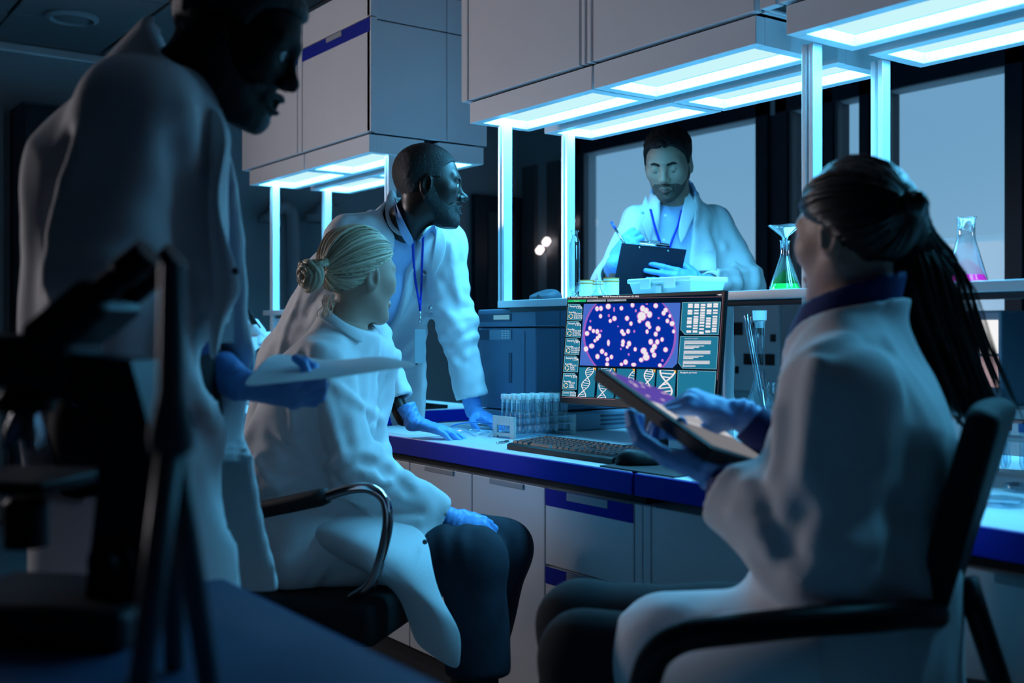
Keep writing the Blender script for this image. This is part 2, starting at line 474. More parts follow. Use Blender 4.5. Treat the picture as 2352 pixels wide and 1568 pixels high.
# window wall: openings between the X positions of the panes
def wx(px): return float(onY(px, 400, YW)[0])
panes = [(1340, 1742), (1815, 1866), (1920, 1980), (2035, 2314)]
zw0, zw1 = .98, 2.36
wb = MB()
wb.box((XW, YW, 0), (3.4, YW+.12, zw0)).box((XW, YW, zw1), (3.4, YW+.12, ZT))
xs = [XW]
for a, b in panes: xs += [wx(a), wx(b)]
xs += [3.4]
wb.box((xs[0], YW, zw0), (xs[1], YW+.12, zw1))
struct('wall_back', wb, 'wall_paint')
pb = MB()
for i in range(2, len(xs)-1, 2): pb.box((xs[i], YW, zw0), (xs[i+1], YW+.12, zw1))
struct('wall_back_piers', pb, 'frame_navy')
for i, (a, b) in enumerate(panes):
    x0, x1 = wx(a), wx(b)
    fr = MB(); t = .035
    for lo, hi in (((x0-.09, YW-.03, zw0-.06), (x0, YW-.001, zw1+.22)), ((x1, YW-.03, zw0-.06), (x1+.09, YW-.001, zw1+.22)),
                   ((x0-.09, YW-.03, zw1), (x1+.09, YW-.001, zw1+.22)), ((x0-.09, YW-.06, zw0-.06), (x1+.09, YW-.001, zw0))):
        fr.box(lo, hi, .004)
    wdw = struct('window_%d' % (i+1), fr, 'frame_navy')
    MB().box((x0, YW+.04, zw0), (x1, YW+.046, zw1)).build('pane', 'window_glass', wdw)
    MB().box((x0, YW-.012, zw0), (x0+.022, YW+.03, zw1)).build('frame_edge', 'gunmetal', wdw)
# dark wall panels left of the windows
for k, (a, b, m) in enumerate(((1205, 1236, 'gunmetal'), (1262, 1290, 'gunmetal'), (1300, 1326, 'gunmetal'))):
    p = struct('trim_%d' % (k+1), MB().box((wx(a), YW-.03, .1), (wx(b), YW-.001, 2.35), .005), m)
# door in the left wall beside the corner
def ly(px): return float(onX(px, 400, XW)[1])
dy0, dy1 = ly(1082), ly(1142)
d1 = struct('door_1', MB().box((XW+.001, dy0, 0), (XW+.05, dy1+.25, 2.12), .004), 'frame_navy')
MB().box((XW+.05, dy0+.12, .12), (XW+.058, dy1+.13, 2.0), .003).build('door_panel', 'wall_dark', d1)
MB().tube([(XW+.1, dy0+.18, 1.0), (XW+.1, dy0+.18, 1.1)], .012).build('handle', 'chrome', d1)
# ceiling with inset tiles
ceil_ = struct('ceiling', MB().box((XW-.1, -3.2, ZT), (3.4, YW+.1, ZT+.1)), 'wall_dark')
proto = None; TS = .62
for i in range(11):
    for j in range(8):
        x0 = XW + .04 + i*TS; y0 = -1.25 + j*TS
        if x0 + TS > -.4: continue
        if proto is None:
            m_ = MB(); m_.box((0, 0, -.02), (TS-.018, TS-.018, 0), .003)
            o = m_.build('ceiling_tile', 'ceiling_tile', ceil_); proto = o
        else:
            o = proto.copy(); COL.objects.link(o)
        o.location = (x0, y0, ZT - .004 - (.012 if (i*7+j*3) % 9 == 0 else 0))
tr = struct('trim_9', MB().box((XW+.001, -3.2, ZT-.075), (XW+.03, YW, ZT-.026), .004), 'aluminium')
# round air vent
vc = U(165, 40, 1.0); s_ = (ZT-.03-ZC)/(vc[2]-ZC); vc = A([vc[0]*s_, vc[1]*s_, ZT-.026])
vent = thing('air_vent', 'round white air vent set into the dark ceiling', 'vent', vc)
MB().lathe([(.135, 0), (.135, -.012), (.11, -.022), (.105, -.012), (.10, 0)], vc, sides=40).build('rim', 'wall_paint', vent, True, 40)
MB().lathe([(.07, -.004), (.085, -.014), (.06, -.02), (.0, -.02)], vc, sides=32).build('disc', 'ceiling_tile', vent, True, 40)

# ================================================================== laboratory islands
YF, YB, ZB = 1.75, 2.82, .75       # worktop front, back, top
Y1, Y2, Y3, Y4 = 2.074, 2.328, 2.395, 2.623   # lamp rows
ZL0, ZL1 = 1.797, 1.868
def worktop(x0, x1, y0, y1, label, m='laminate'):
    t = thing('worktop', label, 'worktop', ((x0+x1)/2, (y0+y1)/2, ZB-.054))
    MB().box((x0+.004, y0+.004, ZB-.05), (x1-.004, y1-.004, ZB), .002).build('board', m, t)
    e = MB(); z0, z1 = ZB-.054, ZB-.0025
    e.box((x0, y0-.001, z0), (x1, y0+.006, z1), .0015).box((x0, y1-.006, z0), (x1, y1+.001, z1), .0015)
    e.box((x0-.001, y0+.006, z0), (x0+.006, y1-.006, z1)).box((x1-.006, y0+.006, z0), (x1+.001, y1-.006, z1))
    e.build('edge_band', 'edge_blue', t)
    return t
worktop(-3.40, -1.925, YF, YB, 'white worktop with blue edge carrying the monitor and keyboard')
worktop(-1.915, .55, YF, YB, 'white worktop with blue edge carrying the red-capped tubes')
worktop(-5.6, -4.0, YF, YB, 'white worktop with blue edge behind the leaning man')
XFE = -1.42
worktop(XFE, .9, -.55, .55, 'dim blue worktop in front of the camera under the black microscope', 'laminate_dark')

def handle(mb_lo, mb_hi, parent): return MB().box(mb_lo, mb_hi, .0015).build('handle', 'handle_grey', parent)
YD = 1.80
def fx(px): return float(onY(px, 1250, YD)[0])
def base_unit(x0, x1, label, kind, group=None, y=YD, flip=1, yb=None, doors=1):
    yb = yb if yb is not None else y + .5
    t = thing('base_cabinet', label, 'cabinet', ((x0+x1)/2, (y+yb)/2, 0), group)
    b = MB(); b.box((x0, min(y+.021*flip, yb), .06), (x1, max(y+.021*flip, yb), ZB-.09)); b.build('body', 'cabinet_white', t)
    MB().box((x0, min(y+.06*flip, yb), 0), (x1, max(y+.06*flip, yb), .06)).build('plinth', 'shadow_gap', t)
    MB().box((x0, min(y+.04*flip, yb), ZB-.09), (x1, max(y+.04*flip, yb), ZB-.056)).build('rail', 'shadow_gap', t)
    g = .003; ztop = ZB-.085
    def front(z0, z1, name, xa, xb, blue):
        lo, hi = (xa+g, min(y, y+.019*flip), z0+g), (xb-g, max(y, y+.019*flip), z1-g)
        dr = MB().box(lo, hi, .002).build(name, 'cabinet_white', t)
        w_ = xb-xa; xm = (xa+xb)/2
        if blue:
            MB().box((xa+g, min(y-.002*flip, y), z1-g-.045), (xb-g, max(y-.002*flip, y), z1-g)).build('trim_band', 'cabinet_blue', dr)
        MB().box((xm-w_*.23, min(y-.004*flip, y), z1-g-(.022 if blue else .016)), (xm+w_*.23, max(y-.004*flip, y), z1-g-.001), .001).build('handle', 'handle_grey', dr)
    if kind == 'door':
        for i in range(doors): front(.065, ztop, 'door', x0+(x1-x0)*i/doors, x0+(x1-x0)*(i+1)/doors, False)
    elif kind == 'drawers':
        zs = [ztop, ztop-.21, ztop-.42, .065]
        for i in range(3): front(zs[i+1], zs[i], 'drawer', x0, x1, True)
    elif kind == 'drawers_plain':
        zs = [ztop, ztop-.10, ztop-.24, ztop-.40, .065]
        for i in range(4): front(zs[i+1], zs[i], 'drawer', x0, x1, False)
    return t
seam = [fx(v) for v in (941, 1084, 1252, 1457, 1495)]
gB = 'base cabinets of the near bench'
base_unit(seam[0]-.40, seam[0], 'white base cabinet door at the open end behind the blonde woman', 'door', gB)
base_unit(seam[0], seam[1], 'white base cabinet door just above the blonde woman\'s gloved hand', 'door', gB)
base_unit(seam[1], seam[2], 'white full-height base cabinet door beside the blue-banded drawers', 'door', gB)
base_unit(seam[2], seam[3], 'base cabinet of three white drawers with blue bands', 'drawers', gB)
# filler strips and the panelled unit right of the drawers
t = thing('base_cabinet', 'panelled base cabinet with narrow filler strips right of the blue-banded drawers', 'cabinet', (seam[4], 2.0, 0), gB)
MB().box((seam[3], YD+.021, .06), (seam[4]+.62, YD+.5, ZB-.09)).build('body', 'cabinet_white', t)
MB().box((seam[3], YD+.06, 0), (seam[4]+.62, YD+.5, .06)).build('plinth', 'shadow_gap', t)
xm = (seam[3]+seam[4])/2
for a, b in ((seam[3], xm), (xm, seam[4])):
    for z0, z1 in ((.065, .40), (.405, ZB-.085)): MB().box((a+.002, YD, z0), (b-.002, YD+.019, z1), .002).build('filler', 'cabinet_white', t)
for z0, z1 in ((.065, .40), (.405, ZB-.085)): MB().box((seam[4]+.003, YD, z0), (seam[4]+.61, YD+.019, z1), .002).build('panel', 'cabinet_white', t)
base_unit(seam[4]+.63, .5, 'base cabinet under the worktop behind the dark-haired woman', 'door', gB, doors=2)
# far island base
base_unit(-4.62, -4.02, 'white drawer cabinet under the far worktop end', 'drawers_plain', 'base cabinets of the far bench')
base_unit(-5.58, -4.63, 'white drawer cabinet under the far worktop beside the standing man\'s coat', 'drawers_plain', 'base cabinets of the far bench')
# foreground island base (its back is towards the aisle)
base_unit(XFE+.06, .8, 'base cabinet under the dim worktop in front of the camera', 'door', None, .50, -1, -.5, 3)

def lamp_box(x0, x1, y0, y1, label, group):
    t = thing('bench_lamp', label, 'lamp', ((x0+x1)/2, (y0+y1)/2, ZL0), group)
    e = .034; g = .005; x0 += g; x1 -= g
    h = MB()
    h.box((x0, y0, ZL0), (x1, y0+e, ZL1), .002).box((x0, y1-e, ZL0), (x1, y1, ZL1), .002)
    h.box((x0, y0+e, ZL0), (x0+e, y1-e, ZL1)).box((x1-e, y0+e, ZL0), (x1, y1-e, ZL1))
    h.box((x0+e, y0+e, ZL1-.012), (x1-e, y1-e, ZL1))
    h.build('housing', 'lamp_white', t)
    MB().box((x0+e, y0+e, ZL1-.040), (x1-e, y1-e, ZL1-.034)).build('diffuser', 'lamp_glow', t)
    ld = bpy.data.lights.new('lamp_light', 'AREA'); ld.shape = 'RECTANGLE'; ld.size = x1-x0-2*e; ld.size_y = y1-y0-2*e
    ld.energy = LAMP_RAD*math.pi*ld.size*ld.size_y; ld.color = LAMP_COL; ld.spread = math.radians(166)
    o = bpy.data.objects.new('lamp_light', ld); COL.objects.link(o); o.parent = t; o.location = (0, 0, ZL1-.0425-ZL0)
def lx(px): return float(onY(px, 200, Y1)[0])
bx_ = [-3.105, lx(1362), lx(1740)]
gl = 'glowing lamps over the near bench'
lamp_box(bx_[0], bx_[1], Y1, Y2, 'short front bench lamp at the open end of the near lamp row', gl)
lamp_box(bx_[1], bx_[2], Y1, Y2, 'long front bench lamp above the standing man with the clipboard', gl)
lamp_box(bx_[0], bx_[1], Y3, Y4, 'short rear bench lamp behind the post above the glass tube', gl)
lamp_box(bx_[1], bx_[2], Y3, Y4, 'long rear bench lamp in front of the window frame', gl)
x3 = lx(1802)
lamp_box(x3, x3+1.05, Y1, Y2, 'front bench lamp at the upper right corner of the picture', gl)
lamp_box(x3, x3+1.05, Y3, Y4, 'rear bench lamp above the pink flask', gl)
fb = [lx(572), lx(699), -3.81]
gf = 'glowing lamps over the far bench'
lamp_box(fb[0], fb[1], Y1, Y2, 'small front lamp at the far end of the far lamp row', gf)
lamp_box(fb[1], fb[2], Y1, Y2, 'front lamp of the far bench beside the leaning man\'s head', gf)
lamp_box(fb[0], fb[1], Y3, Y4, 'rear lamp of the far bench above the blonde woman', gf)
lamp_box(fb[1], fb[2], Y3, Y4, 'rear lamp of the far bench partly behind the leaning man\'s head', gf)

def upper(x0, x1, seams, label, zt, band, endseam):
    YC0, YC1 = Y1-.012, Y4+.01
    z0 = ZL1 + .012
    t = thing('wall_cabinet', label, 'cabinet', ((x0+x1)/2, (YC0+YC1)/2, z0), 'hanging cabinets over the benches')
    MB().box((x0+.004, YC0+.03, z0), (x1-.004, YC1-.02, zt)).build('body', 'shadow_gap', t)
    MB().box((x0+.06, YC0+.05, ZL1), (x1-.06, YC1-.05, z0)).build('spacer', 'shadow_gap', t)
    for (a, b) in seams:
        g = .004
        if band:
            dr = MB().box((a+g, YC0, z0-.006), (b-g, YC0+.028, 2.322), .003).build('door', 'cabinet_white', t)
            if b-a > .1:
                MB().box((a+g, YC0-.002, 2.268), (b-g, YC0, 2.322)).build('trim_band', 'cabinet_blue', dr)
                mx_ = (a+b)/2; MB().box((mx_-.07, YC0-.004, 2.300), (mx_+.07, YC0-.001, 2.320)).build('handle', 'handle_grey', dr)
            MB().box((a+g, YC0, 2.328), (b-g, YC0+.028, zt), .003).build('top_panel', 'cabinet_white', t)
        else:
            MB().box((a+g, YC0, z0-.006), (b-g, YC0+.028, zt), .003).build('door' if b-a > .1 else 'filler', 'cabinet_white', t)
    for xe, s in ((x0, 1), (x1, -1)):
        for (ya, yb) in ((YC0+.03, endseam), (endseam+.003, YC1)):
            for (za, zb) in ((z0-.006, 2.322), (2.327, zt)):
                MB().box((min(xe, xe+.012*s), ya, za), (max(xe, xe+.012*s), yb, zb), .002).build('side_panel', 'cabinet_white', t)
    return t
cx_ = lambda px: float(onY(px, 150, Y1-.012)[0])
xa = cx_(1058)
upper(xa, cx_(1738), [(xa, cx_(1075)), (cx_(1075), cx_(1333)), (cx_(1333), cx_(1346)), (cx_(1346), cx_(1360)), (cx_(1360), cx_(1736))],
      'large white hanging cabinet above the standing man with the clipboard', 2.70, False, 2.42)
upper(cx_(1742), cx_(1742)+2.2, [(cx_(1742)+a, cx_(1742)+b) for a, b in ((0, .06), (.06, .75), (.75, 1.45), (1.45, 2.2))],
      'white hanging cabinet at the top right above the lamps', 2.70, False, 2.42)
fcx = [cx_(555), cx_(683), cx_(694), cx_(851), -3.805]
upper(fcx[0], fcx[4], [(fcx[0], fcx[1]), (fcx[1], fcx[2]), (fcx[2], fcx[3]), (fcx[3], fcx[4])],
      'white hanging cabinet with a dark blue band over the far bench', 2.47, True, 2.43)

# posts and shelves
ZS = 1.192
def profile(x, y, z0, z1, w=.036):
    m = MB(); m.box((x-w/2, y-w/2, z0), (x-w*.12, y+w/2, z1), .002).box((x+w*.12, y-w/2, z0), (x+w/2, y+w/2, z1), .002)
    m.box((x-w*.12, y-w*.3, z0), (x+w*.12, y+w*.3, z1)); return m
PY0, PY1 = 2.195, 2.475
def rack(x0, x1, label, posts):
    t = thing('shelf_rack', label, 'shelf', ((x0+x1)/2, (PY0+PY1)/2, ZB), 'aluminium shelf racks on the benches')
    for (px_, z0, z1) in posts:
        for y in (PY0, PY1): profile(px_, y, z0, z1).build('post', 'aluminium', t)
    MB().box((x0, PY0-.02, ZS-.024), (x1, PY0+.012, ZS), .002).build('front_rail', 'aluminium', t)
    MB().box((x0, PY1-.012, ZS-.024), (x1, PY1+.02, ZS), .002).build('back_rail', 'aluminium', t)
    MB().box((x0, PY0+.012, ZS-.012), (x1, PY1-.012, ZS-.002), .001).build('shelf_board', 'laminate', t)
    MB().box((x0+.05, PY0-.005, ZS-.040), (x1-.05, PY0+.003, ZS-.024), .001).build('cable_rail', 'dark_metal', t)
    return t
rack(-3.08, .4, 'aluminium shelf rack on the near bench holding flasks and jars', [(-3.062, ZS-.024, ZL0), (-1.752, ZB, ZL0), (-2.30, ZB, ZS-.024), (-.05, ZB, ZL0)])
rack(-5.1, -3.83, 'aluminium shelf rack on the far bench', [(-5.0, ZB, ZL0), (-3.86, ZS-.024, ZL0)])
# ================================================================== monitor with its screen picture
MX0, MX1, MY0, MY1, MZ0, MZ1 = -2.554, -1.913, 2.03, 2.06, .871, 1.190
m_o = A([MX0, MY0, MZ0]); m_a = A([1, 0, 0]); m_up = nrm([0, MY1-MY0, MZ1-MZ0]); m_n = np.cross(m_a, m_up)   # n towards camera
mon = thing('monitor', 'black desktop monitor showing a petri dish picture and DNA helix panels', 'monitor', (-2.23, 2.08, ZB))
Wm, Hm = MX1-MX0, float(np.linalg.norm(A([0, MY1-MY0, MZ1-MZ0])))
cm = m_o + m_a*Wm/2 + m_up*Hm/2 - m_n*.006
MB().obox(cm, m_a, m_up, m_n, (Wm, Hm, .011), .003).build('housing', 'black_plastic', mon)
MB().obox(cm - m_n*.014, m_a, m_up, m_n, (Wm*.6, Hm*.55, .024), .008).build('rear_shell', 'black_plastic', mon)
nx = -2.215
MB().prism([(-.028, -.02), (.028, -.02), (.028, .02), (-.028, .02)], (1,0,0), (0,1,0), (nx, 2.105, ZB+.008), (0,0,1), .24).build('neck', 'black_plastic', mon)
MB().box((nx-.13, 1.960, ZB), (nx+.13, 2.155, ZB+.009), .003).build('foot_plate', 'black_plastic', mon)
MB().tube(bez([(nx+.03, 2.13, .86), (nx+.07, 2.16, .80), (nx+.04, 2.2, .76), (nx+.16, 2.3, .756)]), .004, 8).build('cable', 'black_rubber', mon, True)

def sp(u, v):
    "screen picture coordinate -> 2D position on the monitor face"
    px, py = 1270 + u/5.226, 660 + v/5.226
    D = U(px, py, 1.0) - A([0,0,ZC]); C0 = A([0,0,ZC]); k = ((m_o - C0) @ m_n)/(D @ m_n); p = C0 + D*k - m_o
    return (float(p @ m_a), float(p @ m_up))
for nm, c in (('s_back', (4, 22, 40)), ('s_panel', (32, 118, 150)), ('s_line', (150, 205, 215)), ('s_white', (236, 232, 236)), ('s_blue', (4, 48, 158)),
              ('s_pale', (70, 110, 200)), ('s_ring', (150, 92, 190)), ('s_pink', (190, 110, 200)), ('s_green', (30, 185, 110)), ('s_grey', (135, 150, 160)),
              ('s_orange', (240, 175, 60)), ('s_rim', (150, 110, 125)), ('s_cream', (250, 215, 165)), ('s_deep', (8, 60, 90))):
    emis(nm, srgb(*c), 1.0)
class Scr:
    def __init__(s): s.mb = MB()
    def poly(s, pts, lay, screen=True):
        q = [sp(*p) for p in pts] if screen else pts
        off = m_n*(.0006 + lay*.00022)
        n0 = len(s.mb.v); s.mb.add([m_o + m_a*a + m_up*b + off for a, b in q], [tuple(range(len(q)))])
        # face the viewer
        a = sum(q[i][0]*q[(i+1) % len(q)][1] - q[(i+1) % len(q)][0]*q[i][1] for i in range(len(q)))
        if a < 0: s.mb.f[-1] = s.mb.f[-1][::-1]
        return s
    def rect(s, x0, y0, x1, y1, lay): return s.poly([(x0,y0),(x1,y0),(x1,y1),(x0,y1)], lay)
    def disc(s, x, y, rx, ry, lay, rot=0, n=20, clip=None):
        P = []
        for i in range(n):
            a = 2*math.pi*i/n; u, v = rx*math.cos(a), ry*math.sin(a)
            P.append((x + u*math.cos(rot) - v*math.sin(rot), y + u*math.sin(rot) + v*math.cos(rot)))
        if clip: P = clip_poly(P, clip)
        if len(P) >= 3: s.poly(P, lay)
        return s
    def line(s, pts, w, lay, clip=None):
        for a, b in zip(pts[:-1], pts[1:]):
            a, b = A(a), A(b); d = b - a; L = np.linalg.norm(d)
            if L < 1e-6: continue
            nn = A([-d[1], d[0]])/L*w/2; e = d/L*w*.25
            q = [tuple(a-e+nn), tuple(b+e+nn), tuple(b+e-nn), tuple(a-e-nn)]
            if clip: q = clip_poly(q, clip)
            if len(q) >= 3: s.poly(q, lay)
        return s
    def outline(s, pts, w, lay): return s.line(list(pts)+[pts[0]], w, lay)
    def text(s, st, u, v, size, lay, bold=0, shear=True):
        "size = letter height in picture coordinates"
        cu = bpy.data.curves.new('t', 'FONT'); cu.body = st; cu.size = size*1.38; cu.resolution_u = 1; cu.offset = bold
        ob = bpy.data.objects.new('t', cu); me = bpy.data.meshes.new_from_object(ob)
        for f in me.polygons:
            s.poly([(u + me.vertices[i].co.x, v - me.vertices[i].co.y) for i in f.vertices], lay)
        bpy.data.objects.remove(ob); bpy.data.meshes.remove(me); bpy.data.curves.remove(cu)
        return s
    def out(s, name, m, parent): return s.mb.build(name, m, parent)
def clip_poly(P, C):
    "Sutherland-Hodgman, C convex (any winding)"
    area = sum(C[i][0]*C[(i+1) % len(C)][1] - C[(i+1) % len(C)][0]*C[i][1] for i in range(len(C)))
    C = C if area > 0 else C[::-1]
    for i in range(len(C)):
        a, b = C[i], C[(i+1) % len(C)]; out = []
        ins = lambda p: (b[0]-a[0])*(p[1]-a[1]) - (b[1]-a[1])*(p[0]-a[0]) >= 0
        for j in range(len(P)):
            p, q = P[j], P[(j+1) % len(P)]
            if ins(p): out.append(p)
            if ins(p) != ins(q):
                d1 = (b[0]-a[0])*(p[1]-a[1]) - (b[1]-a[1])*(p[0]-a[0]); d2 = (b[0]-a[0])*(q[1]-a[1]) - (b[1]-a[1])*(q[0]-a[0])
                t = d1/(d1-d2); out.append((p[0]+(q[0]-p[0])*t, p[1]+(q[1]-p[1])*t))
        P = out
        if not P: return []
    return P
scr = Scr().poly([(.010, .030), (Wm-.010, .030), (Wm-.010, Hm-.010), (.010, Hm-.010)], 0, False).out('screen', 's_back', mon)
def yslope(u, v0): return v0 - (u-180)*.0135
s = Scr(); s.line([(178, 140), (2040, 112)], 4, 2); s.line([(106, 1316), (750, 1345)], 6, 2); s.line([(1220, 1366), (1930, 1402)], 6, 2); s.line([(2046, 66), (1975, 1110)], 4, 2)
s.out('divider', 's_rim', scr)
s = Scr()
for st, u in (('File', 222), ('Library', 250), ('Edit', 308), ('Project', 345), ('View', 396), ('Window', 440), ('Help', 500)): s.text(st, u, yslope(u, 126), 17, 2, .6)
s.disc(198, 121, 7, 9, 2).text('Medical Research Environment v.21.0356', 600, 117, 19, 2, .8)
s.disc(1998, 88, 8, 9, 2).disc(2020, 87, 8, 9, 2).rect(1970, 86, 1984, 89, 2); s.out('menu_text', 's_white', scr)
s = Scr().poly([(182,150),(402,146),(400,173),(180,177)], 2); s.out('active_tab', 's_green', scr)
s = Scr().poly([(414,147),(640,143),(638,170),(412,173)], 2).poly([(655,143),(886,140),(884,165),(653,170)], 2); s.out('tab', 's_grey', scr)
s = Scr().text('Database', 258, 168, 13, 3).text('Parameters', 490, 164, 13, 3).text('Statistics', 740, 160, 13, 3); s.out('tab_text', 's_white', scr)
codes = [('CSF1PO', 'D2S1338', 'D8S1179'), ('D3S1358', 'D7S820', 'D6S1179'), ('D13S317', 'D16S539', 'D18S51'), ('D21S11', 'FGA', 'TH01'), ('TPOX', 'vWA', 'AMEL')]
px0 = [190, 175, 160, 145, 130]; py0 = [200, 405, 612, 820, 1030]
tx = Scr()
for i in range(5):
    x, y = px0[i], py0[i]; q = [(x, y), (x+132, y+2), (x+165, y+42), (x+155, y+194), (x-14, y+188)]
    Scr().poly(q, 2).out('panel', 's_panel', scr); Scr().outline(q, 4, 3).out('panel_outline', 's_line', scr)
    tx.text('Sample Nr.', x+14, y+36, 22, 4, .8).text('1.%d' % (335+i), x+92, y+56, 24, 4, .8).text('Results:', x+6, y+106, 20, 4, .8)
    for k, c in enumerate(codes[i]): tx.text(c, x+66, y+126+25*k, 20, 4, .6)
    rg = Scr()
    for k in range(3): rg.line([(x+28+22*math.cos(a), y+146+27*math.sin(a)) for a in np.linspace(k*2.094+.25, k*2.094+1.75, 7)], 9, 4)
    rg.out('result_ring', 's_cream', scr)
q = [(122, 1240), (255, 1242), (278, 1268), (275, 1308), (112, 1298)]
Scr().poly(q, 2).out('panel', 's_panel', scr); Scr().outline(q, 4, 3).out('panel_outline', 's_line', scr); tx.text('Server Status:', 128, 1272, 20, 4, .8).text('Online', 205, 1299, 20, 4, .8)
# right hand panels
q1 = [(1558,180),(2018,175),(1990,565),(1585,562),(1538,505)]; q2 = [(1535,588),(1990,590),(1965,980),(1558,968),(1512,905)]; q3 = [(1505,995),(1962,1008),(1935,1398),(1492,1374)]
for q in (q1, q2, q3): Scr().poly(q, 2).out('panel', 's_panel', scr); Scr().outline(q, 4, 3).out('panel_outline', 's_line', scr)
rng = random.Random(5)
rows_ = [[195,220,268,298,360,395,422,458,515],[195,220,268,300,342,370,395,422,450,480,515],[197,232,262,298,325,355,382,410,450,490,530],[193,220,265,298,360,392,420,458,515],[190,220,265,298,340,370,395,420,455,485,515]]
for c in range(5):
    for y in rows_[c]:
        x = 1628 + 76*c - (y-195)*.066; h = 17 + rng.random()*11
        Scr().rect(x, y, x+56, y+h, 4).out('bar', 's_white', scr)
tx.text('Operation Complete', 1585, 618, 14, 4)
for b, n in ((640, 4), (698, 3), (760, 4), (820, 3), (880, 4)):
    for k in range(n):
        w_ = (320 if n == 4 else 240 - 60*k)*(1 if k < 3 else .02)
        x = 1583 - (b+15*k-640)*.065; tx.rect(x, b+15*k, x+max(w_, 10), b+15*k+9, 4)
tx.rect(1562, 938, 1715, 948, 4).text('Analysis process', 1530, 1030, 22, 4, .6)
tx.out('panel_text', 's_white', scr)
# petri dish picture
qm = [(375,198),(1535,183),(1495,910),(1440,965),(325,935)]
Scr().poly(qm, 2).out('dish_picture', 's_pale', scr)
Scr().disc(925, 572, 562, 560, 3, n=64, clip=qm).out('dish_rim', 's_ring', scr)
Scr().disc(925, 570, 535, 548, 4, n=64, clip=qm).out('dish', 's_blue', scr)
dots = [(535,255,20,27),(582,252,20,27),(670,228,27,30),(828,250,19,24),(960,212,20,26),(1082,255,26,36),(1125,280,28,34),(1165,325,28,36),(1072,345,48,50),(1045,400,20,26),(1240,220,24,26),(1360,272,24,26),(1335,308,22,26),
  (577,345,17,23),(744,373,23,27),(694,402,17,21),(895,371,22,27),(942,434,18,24),(1145,440,26,32),(1165,475,18,22),(1268,497,24,29),(1136,530,16,24),(1240,560,21,26),(1410,342,17,20),(1380,402,19,24),(1437,434,27,28),
  (1455,528,17,22),(450,490,18,24),(415,552,24,26),(492,523,18,22),(538,530,20,28),(565,580,16,26),(540,610,18,26),(510,640,16,18),(835,530,20,26),(855,560,22,20),(908,527,20,26),(672,665,15,34),(847,655,20,30),(843,690,18,20),(920,675,22,30),(898,715,16,18),
  (1180,653,24,31),(1258,655,22,29),(1316,625,18,24),(1225,710,26,32),(1200,755,24,30),(993,742,17,23),(1095,760,32,34),(1118,795,26,24),(1125,838,36,36),(1066,870,24,24),(1220,812,23,28),(1358,747,24,27),(470,703,28,26),(402,738,24,30),
  (595,768,22,27),(641,801,17,20),(540,829,22,28),(708,834,18,24),(660,862,19,24),(656,922,20,22),(878,896,24,28),(828,922,18,18),(975,926,26,20),(1290,934,20,20)]
a, b = Scr(), Scr()
for (x, y, rx, ry) in dots:
    Scr().disc(x, y, rx*1.22+3, ry*1.18+3, 5, clip=qm).out('colony_halo', 's_pink', scr); Scr().disc(x, y, rx, ry, 6, clip=qm).out('colony', 's_white', scr)
for (x, y, rx, ry) in ((740,265,12,30),(1000,280,14,20),(677,338,14,20),(1275,368,16,14),(585,522,14,16),(982,527,13,18),(915,804,12,18),(820,738,10,16),(1320,876,16,18),(455,405,12,16),(787,468,10,10),(1132,200,14,10)): Scr().disc(x, y, rx, ry, 5, clip=qm).out('faint_colony', 's_pink', scr)
# DNA panels
pn, og, hx = Scr(), Scr(), Scr()
for k, (x0, x1, y0, y1, fr_, amp, cxs) in enumerate(((320, 520, 958, 1312, 1.15, 46, 405), (545, 752, 966, 1325, .9, 60, 620), (772, 985, 972, 1335, 1.2, 38, 930), (1010, 1232, 980, 1345, 1.0, 52, 1135), (1252, 1480, 988, 1365, .72, 90, 1355))):
    sl = -18*(1)
    q = [(x0, y0), (x1-26, y0+4), (x1, y0+44), (x1-22, y1+6), (x0-18, y1)]
    hx = Scr(); Scr().poly(q, 2).out('helix_panel', 's_panel', scr); Scr().poly([(x1-30, y0+5), (x1+2, y0+6), (x1, y0+44)], 3).out('corner_mark', 's_orange', scr)
    ts = np.linspace(-.05, 1.05, 30); w_ = 9 + 10*(k == 4) + 4*(k == 3)
    A1 = [(cxs + 30 - 60*t + (25 if k in (0, 2) else 0)*(1-2*t) + amp*math.sin(t*6.28*fr_+.6+k), y0 + t*(y1-y0)) for t in ts]
    B1 = [(cxs + 30 - 60*t + (25 if k in (0, 2) else 0)*(1-2*t) - amp*math.sin(t*6.28*fr_+.6+k), y0 + t*(y1-y0)) for t in ts]
    hx.line(A1, w_, 4, q); hx.line(B1, w_, 4, q)
    for i in range(1, 29, 2 + (k == 4)): hx.line([A1[i], (B1[min(i+1, 29)][0], B1[min(i+1, 29)][1])], w_*.7, 4, q)
    hx.out('helix', 's_white', scr)

